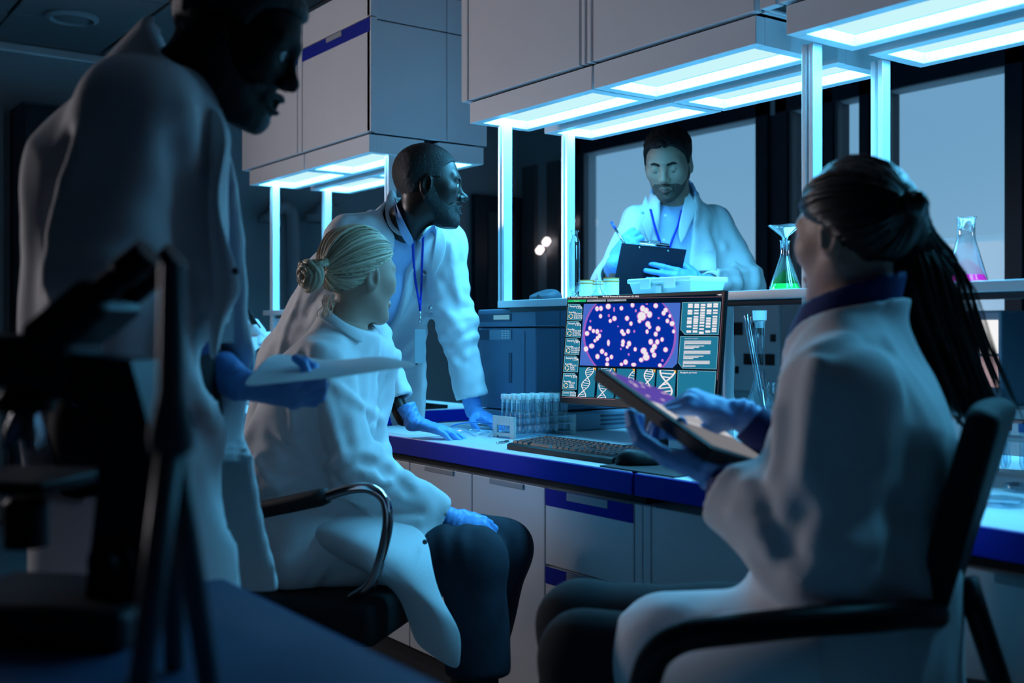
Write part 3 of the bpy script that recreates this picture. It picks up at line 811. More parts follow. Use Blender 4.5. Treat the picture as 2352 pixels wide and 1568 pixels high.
# ================================================================== things on the near bench
# keyboard
kb = thing('keyboard', 'black desktop keyboard in front of the monitor', 'keyboard', (-2.285, 1.885, ZB))
kx0, kx1, ky0, ky1 = -2.513, -2.062, 1.808, 1.952
MB().prism([(0, 0), (ky1-ky0, 0), (ky1-ky0, .026), (.008, .017), (0, .013)], (0,1,0), (0,0,1), (kx0, ky0, ZB+.001), (1,0,0), kx1-kx0).build('case', 'black_plastic', kb)
slope = (.026-.017)/(ky1-ky0-.008); kproto = None
def key(x, y, w_):
    global kproto
    if kproto is None:
        b = MB(); b.add([(-.0085,-.0082,0),(.0085,-.0082,0),(.0085,.0082,0),(-.0085,.0082,0),(-.0066,-.0060,.0075),(.0066,-.0060,.0075),(.0066,.0066,.0075),(-.0066,.0066,.0075)],
              [(4,5,6,7),(0,1,5,4),(1,2,6,5),(2,3,7,6),(3,0,4,7)])
        o = b.build('key', 'key_plastic', None); o.parent = kb; kproto = o
    else: o = kproto.copy(); COL.objects.link(o)
    o.location = Vector(A([x, y, ZB+.0165+(y-ky0)*slope]) - ORG[kb.name]); o.scale = (w_/.019, 1, 1); o.rotation_euler = (math.atan(slope), 0, 0)
P_ = .0190
for r in range(6):
    y = ky0 + .021 + r*.0205 + (.006 if r == 5 else 0)
    x = kx0 + .016
    wid = {0: [1.3,1.3,1.3,5.6,1.3,1.3,1.3,1.6], 1: [2.2]+[1]*10+[2.7], 2: [1.8]+[1]*11+[2.2], 3: [1.5]+[1]*12+[1.5], 4: [1]*13+[2], 5: [1]*15}[r]
    for w_ in wid:
        key(x + w_*P_/2 - .0085, y, w_*P_); x += w_*P_
    if r not in (2,): 
        for c in range(3): key(kx0+.016+15.4*P_+c*P_, y, P_)
    for c in range(4): key(kx0+.016+18.7*P_+c*P_, y, P_)
# mouse pad and mouse
pad = thing('mouse_pad', 'thin black mouse pad under the mouse', 'mouse pad', (-1.93, 1.86, ZB))
MB().box((-2.05, 1.757, ZB), (-1.79, 1.975, ZB+.004), .0015).build('mat', 'black_rubber', pad)
mc = A([-2.005, 1.845, ZB+.004]); mf = nrm(RT); ml = nrm(np.cross((0,0,1), mf))
ms = thing('computer_mouse', 'black computer mouse on the mouse pad', 'mouse', mc)
def f_mouse(P):
    q = P - mc; u, v, z = dot3(q, mf), dot3(q, ml), q[:, 2]
    L = np.stack([u, v, z], 1)
    f = ell(L, (0, 0, .004), (.056, .031, .034)); f = smin(f, ell(L, (-.02, 0, .012), (.034, .030, .026)), .01)
    return smax(f, -(z-.0005), .004)
sdf_obj('shell', f_mouse, mc-.07, mc+.07, .0025, 'black_plastic', ms)
MB().lathe([(.009, -.0025), (.0095, 0), (.009, .0025)], mc + mf*.030 + A([0,0,.027]), axis=ml, sides=16).build('scroll_wheel', 'black_rubber', ms)
pen = thing('pen', 'slim silver pen lying left of the keyboard', 'pen', onZ(1152, 1016, ZB+.004))
p0, p1 = onZ(1139, 1017, ZB+.004), onZ(1168, 1013.5, ZB+.004)
MB().tube([p0, p0+(p1-p0)*.15, p1], [.001, .0035, .0035], 8).build('barrel', 'chrome', pen, True)
MB().tube([p1-(p1-p0)*.3+A([0,0,.004]), p1+A([0,0,.004])], .0012, 6).build('clip', 'chrome', pen)

# analyser box under the shelf
ax0, ax1, ay0, ay1, az1 = -3.238, -2.890, 2.200, 2.62, 1.164
an = thing('analyser', 'tall blue-grey laboratory analyser with keypad and small display', 'machine', ((ax0+ax1)/2, 2.4, ZB))
MB().box((ax0-.004, ay0-.004, ZB), (ax1+.06, ay1+.03, ZB+.062), .006).build('base', 'machine_pale', an)
MB().box((ax0, ay0, ZB+.066), (ax1, ay1, 1.098), .006).build('body', 'machine_blue', an)
MB().box((ax0, ay0, 1.102), (ax1, ay1, az1), .006).build('head', 'machine_blue', an)
def fY(px, py): return onY(px, py, ay0-.001)
def rectY(x0, y0, x1, y1, name, m, parent, t=.003, dy=0):
    a, b = fY(x0, y1), fY(x1, y0)
    return MB().box((a[0], ay0-t-dy, a[2]), (b[0], ay0-.0005-dy, b[2]), .0008).build(name, m, parent)
rectY(1101, 719, 1174, 739, 'display_strip', 'machine_dark', an)
emis('lcd', srgb(105, 175, 205), .8)
rectY(1135, 723, 1171, 734, 'display', 'lcd', an, .0045)
rectY(1099, 757, 1175, 780, 'keypad_strip', 'machine_pale', an)
rectY(1099, 757, 1125, 780, 'keypad_dark', 'machine_dark', an, .0038)  # dark end of the keypad strip
for i in range(3):
    for j in range(4):
        rectY(1154+i*6.5, 758.5+j*5.2, 1158.5+i*6.5, 761.5+j*5.2, 'key', 'lamp_white', an, .005)
a, b = fY(1168.5, 879), fY(1175.5, 810)
MB().box((a[0], ay0-.002, a[2]), (b[0], ay0+.0002, b[2]), .0007).build('slot', 'machine_dark', an)
rectY(1204, 760, 1206, 930, 'groove', 'machine_dark', an, .001)
for k in range(3):
    z = ZB+.016+k*.014
    MB().box((ax1+.0595, 2.43, z), (ax1+.063, 2.60, z+.006), .001).build('vent_slot', 'machine_dark', an)
MB().box((ax1-.0005, ay0+.10, ZB+.07), (ax1+.001, ay0+.103, az1-.005)).build('panel_gap', 'machine_dark', an)
gb = thing('storage_box', 'olive green box behind the monitor', 'box', (-2.72, 2.70, ZB))
MB().box((-2.81, 2.655, ZB), (-2.58, 2.78, ZB+.075), .006).build('body', 'green_box', gb)
MB().box((-2.815, 2.65, ZB+.075), (-2.575, 2.785, ZB+.088), .004).build('lid', 'green_box', gb)

# test tube rack
rx0, rx1, ry0, ry1 = -2.852, -2.735, 1.995, 2.245
rk = thing('test_tube_rack', 'clear plastic test tube rack with pale end plates beside the keyboard', 'rack', ((rx0+rx1)/2, (ry0+ry1)/2, ZB))
for y0 in (ry0, ry1-.008):
    m = MB(); zt = ZB+.068
    m.box((rx0, y0, ZB), (rx0+.024, y0+.008, zt), .001).box((rx1-.024, y0, ZB), (rx1, y0+.008, zt), .001)
    m.box((rx0+.024, y0, ZB+.006), (rx1-.024, y0+.008, ZB+.016)).box((rx0+.024, y0, ZB+.040), (rx1-.024, y0+.008, zt), .001)
    m.build('end_plate', 'milky_plastic', rk)
for z in (ZB+.012, ZB+.038, ZB+.062): MB().box((rx0+.004, ry0+.008, z), (rx1-.004, ry1-.008, z+.003)).build('tray', 'clear_plastic', rk)
pt = None
for i in range(6):
    for j in range(4):
        c = A([rx0+.020+j*.0257, ry0+.030+i*.038, ZB+.016])
        t = thing('test_tube', 'stoppered test tube, %s row from the front plate, %s from the analyser side' % (('first', 'second', 'third', 'fourth', 'fifth', 'sixth')[i], ('first', 'second', 'third', 'fourth')[j]), 'test tube', c, 'stoppered test tubes in the clear rack')
        if pt is None:
            g_ = MB().lathe([(.001, 0), (.006, .002), (.0075, .007), (.0075, .102), (.0085, .103)], c, sides=14, cap=False).build('glass_tube', 'glass', t, True)
            s_ = MB().lathe([(.0065, .094), (.0068, .104), (.0095, .1045), (.0098, .118), (.0085, .120), (0, .120)], c, sides=14).build('stopper', 'white_plastic', t, True, 40)
            pt = (g_, s_)
        else:
            for o in pt:
                k = o.copy(); COL.objects.link(k); k.parent = t
# safety goggles
gc = onZ(1090, 1000, ZB)
gg = thing('safety_goggles', 'clear safety goggles with a blue rim lying on the worktop', 'goggles', gc)
ga = nrm(RT*.96 + FW*.28); gn = nrm(np.cross(ga, (0,0,1)))
rows = []
for i in range(9):
    a = -1.15 + 2.3*i/8; rows.append([gc + ga*.075*math.sin(a)*(1+.10*k) + gn*(.03*math.cos(a)*(1-.2*k)-.02) + A([0,0,.008+.034*math.cos(a*.8)*k]) for k in (0, .5, 1.)])
sheet(rows, 'lens', 'clear_plastic', gg, .002, 2)
top = [gc + ga*.083*math.sin(a) + gn*(.03*math.cos(a)*.8-.02) + A([0,0,.0085+.035*math.cos(a*.8)]) for a in np.linspace(-1.15, 1.15, 20)]
MB().tube(top, .0022, 8).build('rim', 'blue_plastic', gg, True)
for sgn in (-1, 1):
    e = gc + ga*.072*sgn
    MB().tube(bez([e + A([0,0,.012]), e + gn*.05*(1) - ga*.02*sgn + A([0,0,.022]), e + gn*.10 - ga*.05*sgn + A([0,0,.006])]), .0025, 8).build('temple_arm', 'clear_plastic', gg, True)
MB().tube(bez([gc - ga*.07 - gn*.03 + A([0,0,.004]), gc - gn*.055 + A([0,0,.014]), gc + ga*.06 - gn*.04 + A([0,0,.006]), gc + ga*.02 - gn*.01 + A([0,0,.003])]), .0022, 8).build('strap', 'clear_plastic', gg, True)
ps = thing('paper_sheet', 'white paper sheet on the worktop under the gloved hand', 'paper', (-3.1, 1.9, ZB))
MB().box((-3.33, 1.79, ZB+.0002), (-3.04, 2.0, ZB+.0012)).build('sheet', 'paper', ps)

# glassware ------------------------------------------------------------
def erlen(c, h, rb, rn, name, label, liquid=None, lh=.02, group=None, neck=.3):
    t = thing(name, label, 'flask', c, group)
    hb = h*(1-neck)
    prof = [(0, .002), (rb*.92, 0), (rb, .006), (rb*.97, .014)] + [(rb*.97+(rn-rb*.97)*k, .014+(hb-.014)*k) for k in (.25, .5, .75, .95)] + [(rn, hb+.006), (rn, h-.004), (rn*1.18, h-.002), (rn*1.18, h)]
    MB().lathe(prof, c, sides=32, cap=False).build('glass_body', 'glass', t, True)
    if liquid:
        k = lh/(hb-.014); r1 = rb*.94+(rn-rb*.94)*k
        MB().lathe([(0, .003), (rb*.90, .003), (rb*.95, .010), (r1, lh), (0, lh)], c, sides=32).build('liquid', liquid, t, True, 40)
    return t
Yf = 2.335
c = onY(1803, 671, Yf); c[2] = ZS
fl = erlen(c, .140, .042, .0125, 'conical_flask', 'conical flask of green liquid with a glass funnel in its neck', 'liquid_green', .022)
MB().lathe([(.005, .10), (.006, .135), (.009, .150), (.044, .178), (.045, .181)], c, sides=28, cap=False).build('funnel', 'clear_plastic', fl, True)
c = onY(2219, 655, Yf); c[2] = ZS
erlen(c, .157, .048, .0195, 'conical_flask', 'conical flask with bright pink liquid on the shelf', 'liquid_pink', .023)
c = onY(2108, 660, 2.33); c[2] = ZS
t = thing('beaker', 'pale glass beaker partly hidden by the dark-haired woman\'s head', 'beaker', c)
MB().lathe([(0, .003), (.014, 0), (.017, .01), (.022, .135), (.024, .138)], c, sides=24, cap=False).build('glass_body', 'milky_plastic', t, True)
c = onY(1320, 690, 2.262); c[2] = ZS
t = thing('glass_cylinder', 'tall glass cylinder with a narrow neck on the shelf', 'cylinder', c)
MB().lathe([(0, .004), (.026, 0), (.026, .005), (.010, .016), (.009, .022), (.016, .032), (.0172, .045), (.0172, .185), (.013, .196), (.0095, .202), (.0095, .216), (.0135, .222), (.0135, .225)], c, sides=28, cap=False).build('glass_body', 'glass', t, True)
for k, (px, w_, hh, lab) in enumerate(((1347, .0255, .068, 'white jar with an orange-ringed lid beside the glass cylinder'), (1375, .023, .064, 'white jar with an orange-ringed lid between two other jars'), (1404, .0258, .070, 'white jar with an orange-ringed lid beside the clipboard'))):
    c = onY(px, 690, 2.36 + .03*(k == 1)); c[2] = ZS
    t = thing('jar', lab, 'jar', c, 'white jars on the shelf')
    MB().lathe([(0, 0), (w_*.95, 0), (w_, .004), (w_, hh*.78), (w_*.92, hh*.80), (w_*.92, hh*.82), (0, hh*.82)], c, sides=28).build('body', 'jar_white', t, True, 40)
    MB().lathe([(w_*.98, hh*.82), (w_*1.0, hh*.86), (w_*1.0, hh*.93), (0, hh*.93)], c, sides=28).build('lid', 'jar_white', t, True, 40)
    for z in (.80, .935): MB().lathe([(w_*.9, hh*z), (w_*1.04, hh*z), (w_*1.04, hh*(z+.045)), (w_*.9, hh*(z+.045))], c, sides=28).build('ring', 'orange_ring', t, True, 40)
c = onY(1374, 692, 2.29); c[2] = ZS
erlen(c, .062, .022, .0085, 'conical_flask', 'small empty conical flask in front of the white jars', neck=.45)
# lidded food box
a, b = onY(1446, 690, 2.27), onY(1592, 690, 2.27)
t = thing('storage_container', 'clear plastic container with a clip-on lid on the shelf', 'container', ((a[0]+b[0])/2, 2.33, ZS))
def taper_box(x0, x1, y0, y1, z0, z1, e):
    return MB().add([(x0+e,y0+e,z0),(x1-e,y0+e,z0),(x1-e,y1-e,z0),(x0+e,y1-e,z0),(x0,y0,z1),(x1,y0,z1),(x1,y1,z1),(x0,y1,z1)], [(0,3,2,1),(0,1,5,4),(1,2,6,5),(2,3,7,6),(3,0,4,7),(4,5,6,7)])
taper_box(a[0]+.006, b[0]-.006, 2.265, 2.41, ZS, ZS+.040, .010).build('tub', 'milky_plastic', t)
MB().box((a[0], 2.258, ZS+.040), (b[0], 2.417, ZS+.054), .004).build('lid', 'white_plastic', t)
xm_ = (a[0]+b[0])/2
for x in (xm_-.05, xm_+.055): MB().box((x-.022, 2.2535, ZS+.022), (x+.022, 2.2578, ZS+.052), .0015).build('clip', 'white_plastic', t)
MB().box((xm_-.012, 2.2615, ZS+.006), (xm_+.012, 2.2635, ZS+.030)).build('tape', 'paper', t)
# dark pouch
bc = onY(1252, 694, 2.33)
t = thing('pouch', 'crumpled dark pouch lying on the shelf', 'pouch', (bc[0], bc[1], ZS))
ba = A([1, 0, 0])
def f_bag(P):
    q = P - A([bc[0], bc[1], ZS]); f = ell(q, (0, 0, .012), (.066, .055, .036)); f = smax(f, -(q[:, 2]-.0005), .006)
    f = smax(f, plane(q, (.0, 0, .036), (.05, -.35, 1)), .004)
    f = smax(f, plane(q, (-.05, 0, .0), (-1, -.2, .75)), .004)
    return f + .0022*waves(P, 4, (1, .4, .2), 90)
sdf_obj('cloth', f_bag, A([bc[0], bc[1], ZS])-.09, A([bc[0], bc[1], ZS])+.09, .003, 'bag_dark', t)
MB().tube(bez([A([bc[0]+.02, bc[1]-.05, ZS+.003]), A([bc[0]+.035, bc[1]-.058, ZS+.018]), A([bc[0]+.055, bc[1]-.05, ZS+.004])], 12), .003, 8).build('strap', 'black_rubber', t, True)

# volumetric flasks under the shelf
def volflask(c, h, rb, rn, label, stopper, lean=(0, 0)):
    t = thing('volumetric_flask', label, 'flask', c)
    ax = nrm((lean[0], lean[1], 1))
    prof = [(0, .003), (rb*.55, 0), (rb*.8, .008), (rb, .045), (rb*.93, .075), (rb*.62, .118), (rn*1.6, .155), (rn*1.08, .19), (rn, .22), (rn, h-.004), (rn*1.2, h)]
    MB().lathe(prof, c, axis=ax, sides=28, cap=False).build('glass_body', 'glass', t, True)
    if stopper: MB().lathe([(rn*.8, h-.02), (rn*.98, h+.001), (rn*1.25, h+.004), (rn*1.35, h+.034), (0, h+.034)], c, axis=ax, sides=24).build('stopper', 'white_plastic', t, True, 40)
c = onY(1745, 950, 2.60); c[2] = ZB; volflask(c, .366, .068, .0165, 'tall volumetric flask with a white stopper behind the woman\'s hand', True)
c = onY(1752, 950, 2.75); c[2] = ZB+.001
t = thing('glass_tube', 'slanting open glass tube beside the stoppered flask', 'tube', c)
q0, q1 = onY(1748, 900, 2.70), onY(1717, 727, 2.74)
MB().tube([onY(1766, 1002, 2.70), q0, q1], .0125, 16, cap=False).build('tube', 'glass', t, True)
MB().tube([q1 - (q1-q0)*.02, q1 + (q1-q0)*.01], .0138, 16, cap=False).build('rim', 'glass', t, True)
c = onY(1770, 950, 2.51); c[2] = ZB
erlen(c, .185, .062, .012, 'conical_flask', 'empty conical flask standing under the shelf beside the tall stoppered flask')
t = thing('sticky_note', 'pale blue note hanging under the shelf beside the post', 'note', onY(1870, 740, 2.21))
q = [onY(1842, 698, 2.172), onY(1880, 698, 2.172), onY(1885, 738, 2.165), onY(1851, 742, 2.165)]
sheet([[q[0], (q[0]+q[1])/2, q[1]], [(q[0]+q[3])/2, sum(q)/4 + A([0,-.004,0]), (q[1]+q[2])/2], [q[3], (q[2]+q[3])/2, q[2]]], 'sheet', 'note_blue', t, .0006, 1)

# analytical balance at the right
bx0, bx1, by0, by1 = -1.28, -.95, 2.54, 2.79
t = thing('balance', 'pale laboratory balance with an open glass draught shield frame', 'balance', ((bx0+bx1)/2, 2.63, ZB))
MB().box((bx0, by0, ZB), (bx1, by1, ZB+.165), .008).build('body', 'white_plastic', t)
MB().box((bx0-.05, by0-.02, ZB+.166), (bx1+.02, by1, ZB+.184), .004).build('tray', 'black_plastic', t)
for x in (bx0-.006, bx1-.03):
    for y in (by0, by1-.03): MB().box((x, y, ZB+.186), (x+.044, y+.026, ZB+.372), .003).build('post', 'white_plastic', t)
MB().box((bx0-.006, by0, ZB+.372), (bx1+.02, by0+.026, ZB+.412), .003).build('top_rail', 'white_plastic', t)
MB().box((bx0-.006, by1-.026, ZB+.372), (bx1+.02, by1, ZB+.412), .003).build('top_rail', 'white_plastic', t)
MB().box((bx0+.05, by0+.01, ZB+.186), (bx1-.05, by0+.013, ZB+.372)).build('pane', 'glass', t)
MB().lathe([(.05, 0), (.055, .004), (0, .005)], ((bx0+bx1)/2, 2.63, ZB+.190), sides=28).build('pan', 'steel', t, True, 40)
for z in (.23, .32): MB().lathe([(.004, 0), (.004, .002), (0, .002)], (bx0+.012, by0-.001, ZB+z), axis=(0,-1,0), sides=10).build('screw', 'black_plastic', t)

# rack of red-capped tubes
trx, try_ = onZ(2306, 1090, ZB)[:2]
tr_ = thing('tube_rack', 'white rack holding red-capped tubes at the right picture edge', 'rack', (trx+.1, try_, ZB))
ra = nrm(A([.95, .30, 0])); rn_ = A([-ra[1], ra[0], 0]); ro = A([trx-.03, try_, ZB])
for z in (.004, .085):
    MB().obox(ro + ra*.13 + A([0,0,z]), ra, rn_, (0,0,1), (.28, .075, .010), .002).build('tray', 'white_plastic', tr_)
for k in (0, 1):
    for q_ in (-1, 1): MB().obox(ro + ra*(.004+.255*k) + rn_*.03*q_ + A([0,0,.045]), ra, rn_, (0,0,1), (.012, .012, .075), .002).build('pillar', 'white_plastic', tr_)
k = 0
for i in range(6):
    for j in range(2):
        c = ro + ra*(.030+.042*i) + rn_*(.018 if j else -.018) + A([0,0,.012])
        col = ('red_cap', 'red_cap', 'blue_plastic', 'red_cap', 'milky_plastic', 'red_cap')[(i*2+j) % 6]
        nm = {'red_cap': 'red', 'blue_plastic': 'blue', 'milky_plastic': 'green'}[col]
        t = thing('sample_tube', 'sample tube with a %s cap, %s pair of the white rack, %s of the two' % (nm, ('first', 'second', 'third', 'fourth', 'fifth', 'last')[i], ('front', 'rear')[j]), 'sample tube', c, 'capped sample tubes in the white rack, ' + nm)
        MB().lathe([(.002, 0), (.0085, .016), (.0085, .095)], c, sides=14, cap=False).build('tube', 'clear_plastic', t, True)
        MB().lathe([(.0105, .090), (.0108, .108), (.0100, .110), (0, .110)], c, sides=14).build('cap', col, t, True, 40)
for k, (px, py, r, lab) in enumerate(((2300, 1160, .042, 'clear petri dish nearest the front edge of the right worktop'), (2352, 1128, .040, 'clear petri dish at the picture edge in front of the tube rack'))):
    c = onZ(px, py, ZB)
    t = thing('petri_dish', lab, 'petri dish', c)
    MB().lathe([(0, .002), (r*.96, 0), (r*.98, .010)], c, sides=36, cap=False).build('dish', 'clear_plastic', t, True, 40)
    MB().lathe([(r, .004), (r, .013), (r*.97, .0145), (0, .0145)], c, sides=36, cap=False).build('lid', 'clear_plastic', t, True, 40)

# ================================================================== far bench things
def scope(base, fwd, scale, m_body, m_dark, name, label):
    "compound microscope: foot, arm, head, eyepieces, nosepiece, stage, knobs"
    t = thing(name, label, 'microscope', base)
    f = nrm(fwd); l = nrm(np.cross((0,0,1), f)); B = A(base); s = scale
    def pt(a, b, c): return B + f*a*s + l*b*s + A([0,0,c*s])
    MB().obox(pt(.03, 0, .022), f, l, (0,0,1), (.24*s, .17*s, .044*s), .012*s).build('foot', m_body, t)
    MB().prism([(-.09, .04), (-.015, .04), (-.03, .16), (-.03, .24), (.05, .27), (.05, .315), (-.07, .30), (-.10, .20)], f*s, A([0,0,s]), pt(0, -.03, 0), l, .06*s).build('arm', m_body, t)
    MB().obox(pt(.065, 0, .30), f, l, (0,0,1), (.13*s, .085*s, .06*s), .012*s).build('head', m_body, t)
    d = nrm(-f*.80 + A([0,0,.60]))
    MB().obox(pt(.005, 0, .345), d, l, np.cross(d, l), (.10*s, .09*s, .05*s), .012*s).build('prism_box', m_body, t)
    for q in (-1, 1):
        a = pt(.0, .032*q, .348); MB().tube([a, a+d*.075*s, a+d*.078*s, a+d*.115*s], [.014*s, .014*s, .0175*s, .0175*s], 16).build('eyepiece', m_dark, t, True, 40)
    MB().lathe([(.022*s, 0), (.034*s, -.012*s), (.030*s, -.026*s), (0, -.026*s)], pt(.075, 0, .268), axis=(0,0,1), sides=20).build('nosepiece', m_dark, t, True, 40)
    for k in range(3):
        a = k*2.1+.4; e = nrm(f*math.cos(a)*.4 + l*math.sin(a)*.4 + A([0,0,-1])); o = pt(.075, 0, .25) + e*.008*s
        MB().tube([o, o+e*.03*s, o+e*.045*s], [.011*s, .011*s, .006*s], 12).build('objective', 'steel', t, True, 40)
    MB().obox(pt(.075, 0, .165), f, l, (0,0,1), (.13*s, .14*s, .014*s), .003*s).build('stage', m_dark, t)
    MB().lathe([(.024*s, 0), (.024*s, .05*s), (.018*s, .055*s)], pt(.075, 0, .09), sides=20).build('condenser', m_dark, t, True, 40)
    for q in (-1, 1):
        MB().lathe([(.026*s, 0), (.026*s, .018*s), (.016*s, .02*s), (.016*s, .034*s), (0, .034*s)], pt(-.055, .03*q, .085), axis=l*q, sides=24).build('focus_knob', m_dark, t, True, 40)
    return t
scope(A([-4.86, 2.02, ZB]), A([-.55, .83, 0]), 1.02, 'lamp_white', 'black_plastic', 'microscope', 'white microscope with black knobs on the far bench')
lb = thing('light_box', 'bright backlit viewing box under the far shelf', 'light box', (-4.75, 2.66, ZB))
MB().box((-5.30, 2.62, ZB), (-4.62, 2.76, 1.10), .004).build('housing', 'blue_plastic', lb)
emis('viewing_glow', (.35, .80, .92), 1.6)
for k in range(3): MB().box((-5.29+k*.22, 2.610, 1.085), (-5.085+k*.22, 2.617, 1.165), .002).build('lit_panel', 'viewing_glow', lb)
MB().box((-5.30, 2.618, 1.10), (-4.62, 2.74, 1.166), .003).build('hood', 'lamp_white', lb)
for k, px in enumerate((672, 690, 708)):
    c = onY(px, 712, 2.33); c[2] = ZS-.0015
    t = thing('round_flask', 'small round pale flask on the far shelf, %s of three' % ('farthest from the post', 'middle one', 'closest to the leaning man')[k], 'flask', c, 'round flasks on the far shelf')
    MB().lathe([(0, 0), (.014, .002), (.022, .014), (.0235, .023), (.020, .036), (.008, .046), (.007, .055), (.009, .057)], c, sides=20, cap=False).build('glass_body', 'milky_plastic', t, True)
c = onY(760, 700, 2.34); c[2] = ZS
t = thing('reagent_box', 'pale blue box with a yellow label on the far shelf', 'box', c)
MB().box((c[0]-.06, 2.30, ZS), (c[0]+.05, 2.38, ZS+.105), .004).build('carton', 'note_blue', t)
MB().box((c[0]-.055, 2.297, ZS+.005), (c[0]-.012, 2.2995, ZS+.06)).build('label', 'yellow_label', t)
MB().box((c[0]-.063, 2.296, ZS+.105), (c[0]+.053, 2.384, ZS+.113), .003).build('lid', 'blue_plastic', t)
c = A([-4.30, 2.62, ZB+.016])
t = thing('tray', 'black flat tray under the white bottle on the far bench', 'tray', (-4.28, 2.5, ZB))
MB().box((-4.5, 2.22, ZB), (-4.03, 2.58, ZB+.006), .002).box((-4.5, 2.22, ZB+.006), (-4.49, 2.58, ZB+.016)).box((-4.04, 2.22, ZB+.006), (-4.03, 2.58, ZB+.016)).box((-4.49, 2.22, ZB+.006), (-4.04, 2.23, ZB+.016)).box((-4.49, 2.57, ZB+.006), (-4.04, 2.58, ZB+.016)).build('pan', 'black_plastic', t)
for (cc, s, lab) in ((A([-4.20, 2.50, ZB+.007]), 1.0, 'white square-shouldered plastic bottle behind the badge'), (A([-4.30, 2.43, ZB+.007]), .72, 'small white plastic bottle half hidden beside the larger one')):
    t = thing('plastic_bottle', lab, 'bottle', cc)
    MB().box((cc[0]-.034*s, cc[1]-.034*s, cc[2]), (cc[0]+.034*s, cc[1]+.034*s, cc[2]+.078*s), .010*s).build('body', 'white_plastic', t)
    MB().lathe([(.033*s, .074*s), (.02*s, .088*s), (.015*s, .092*s), (.015*s, .098*s)], cc, sides=24).build('shoulder', 'white_plastic', t, True, 40)
    MB().lathe([(.0175*s, .096*s), (.0185*s, .098*s), (.0185*s, .118*s), (.016*s, .120*s), (0, .120*s)], cc, sides=24).build('cap', 'white_plastic', t, True, 40)

# ================================================================== foreground bench things (out of focus)
scope(A([-1.26, .33, ZB]), A([-.72, -.69, 0]), 1.0, 'dark_metal', 'black_plastic', 'microscope', 'dark out-of-focus microscope in front of the standing man\'s coat')
t = thing('tripod_stand', 'thin grey tripod stand out of focus close to the camera', 'stand', (-.80, .10, ZB))
ap = U(395, 1010, .93); up_ = ap + A([0,0,.02])
for e in (U(322, 1568, .90), U(466, 1480, .98), U(400, 1500, 1.06)):
    k = (ap[2]-ZB-.004)/(ap[2]-e[2]); MB().tube([ap, ap+(e-ap)*k], [.012, .010], 12).build('leg', 'gunmetal', t, True)
MB().lathe([(.018, 0), (.020, .014), (.012, .05), (.010, .16), (0, .16)], ap - A([0,0,.01]), sides=18).build('hub', 'gunmetal', t, True, 40)
ks = thing('slide_box', 'small flat box on the dim worktop near the camera', 'box', (-.57, .32, ZB))
MB().box((-.66, .24, ZB), (-.49, .40, ZB+.03), .004).build('body', 'blue_plastic', ks)
MB().box((-.663, .237, ZB+.03), (-.487, .403, ZB+.036), .002).build('lid', 'paper', ks)

# ================================================================== along the walls
t = thing('counter', 'grey counter along the window wall', 'counter', (0, 4.7, 0))
MB().box((-3.6, 4.38, .72), (1.4, 4.96, .76), .004).build('top', 'wall_paint', t)
for i in range(5): MB().box((-3.55+i*.98, 4.42, .06), (-2.62+i*.98, 4.95, .715), .004).build('cabinet', 'cabinet_white', t)
def instrument(px0, px1, h, Y, name, label, m, bits):
    a, b = onY(px0, 900, Y)[0], onY(px1, 900, Y)[0]
    t = thing(name, label, 'machine', ((a+b)/2, Y+.15, .76))
    MB().box((a, Y, .76), (b, Y+.3, .76+h), .012).build('body', m, t)
    for (u0, u1, v0, v1, mm, nm) in bits: MB().box((a+(b-a)*u0, Y-.006, .76+h*v0), (a+(b-a)*u1, Y-.0005, .76+h*v1), .003).build(nm, mm, t)
emis('screen_soft', srgb(225, 195, 205), 1.0)
emis('grid_light', srgb(235, 235, 235), 1.1)
instrument(1675, 1792, .50, 4.5, 'spectrometer', 'grey bench instrument with dark knobs behind the tall flasks', 'handle_grey', [(.08,.28,.62,.76,'black_plastic','knob'), (.45,.7,.62,.76,'black_plastic','knob'), (.3,.9,.30,.42,'black_plastic','slot'), (.12,.2,.2,.28,'black_plastic','knob'), (.82,.92,.55,.63,'black_plastic','knob')])
instrument(1798, 1905, .22, 4.5, 'tabletop_monitor', 'small grey instrument with a lit pale screen beside the post', 'gunmetal', [(.12,.5,.18,.80,'screen_soft','screen'), (.58,.95,.18,.80,'screen_soft','screen'), (0,1,.9,.98,'handle_grey','top_strip')])
instrument(2178, 2300, .42, 4.5, 'incubator', 'grey cabinet instrument with a bright grid panel behind the balance', 'machine_pale', [(.02,.08,.35,.75,'grid_light','light_strip'), (.62,.95,.55,.9,'grid_light','light_panel'), (.62,.95,.2,.52,'screen_soft','label_panel'), (.1,.58,.18,.9,'handle_grey','door')])
# three small glowing bodies added for blurred reflections near the corner
emis('glint_glow', (1.0, .86, .88), 2.2)
for k, (px, py) in enumerate(((1240, 574), (1255, 555), (1309, 508))):
    c = onY(px, py, 4.93); d_ = nrm(A([.3, -1, .2]))
    t = thing('reflection_glint', ('small glowing reflection glint, lowest of three near the post', 'small glowing reflection glint, middle of three near the post', 'small glowing reflection glint, highest of three behind the post')[k], 'lamp', c, 'small reflection glints on the back wall')
    ax = nrm(A([1, 0, .75])); MB().tube([c - ax*.035, c - ax*.02, c + ax*.02, c + ax*.035], [.012, .028, .028, .012], 14).build('glass', 'glint_glow', t, True)
    MB().tube([c + A([0,.03,0]), c + A([0,.068,0])], .012, 8).build('bracket', 'gunmetal', t)
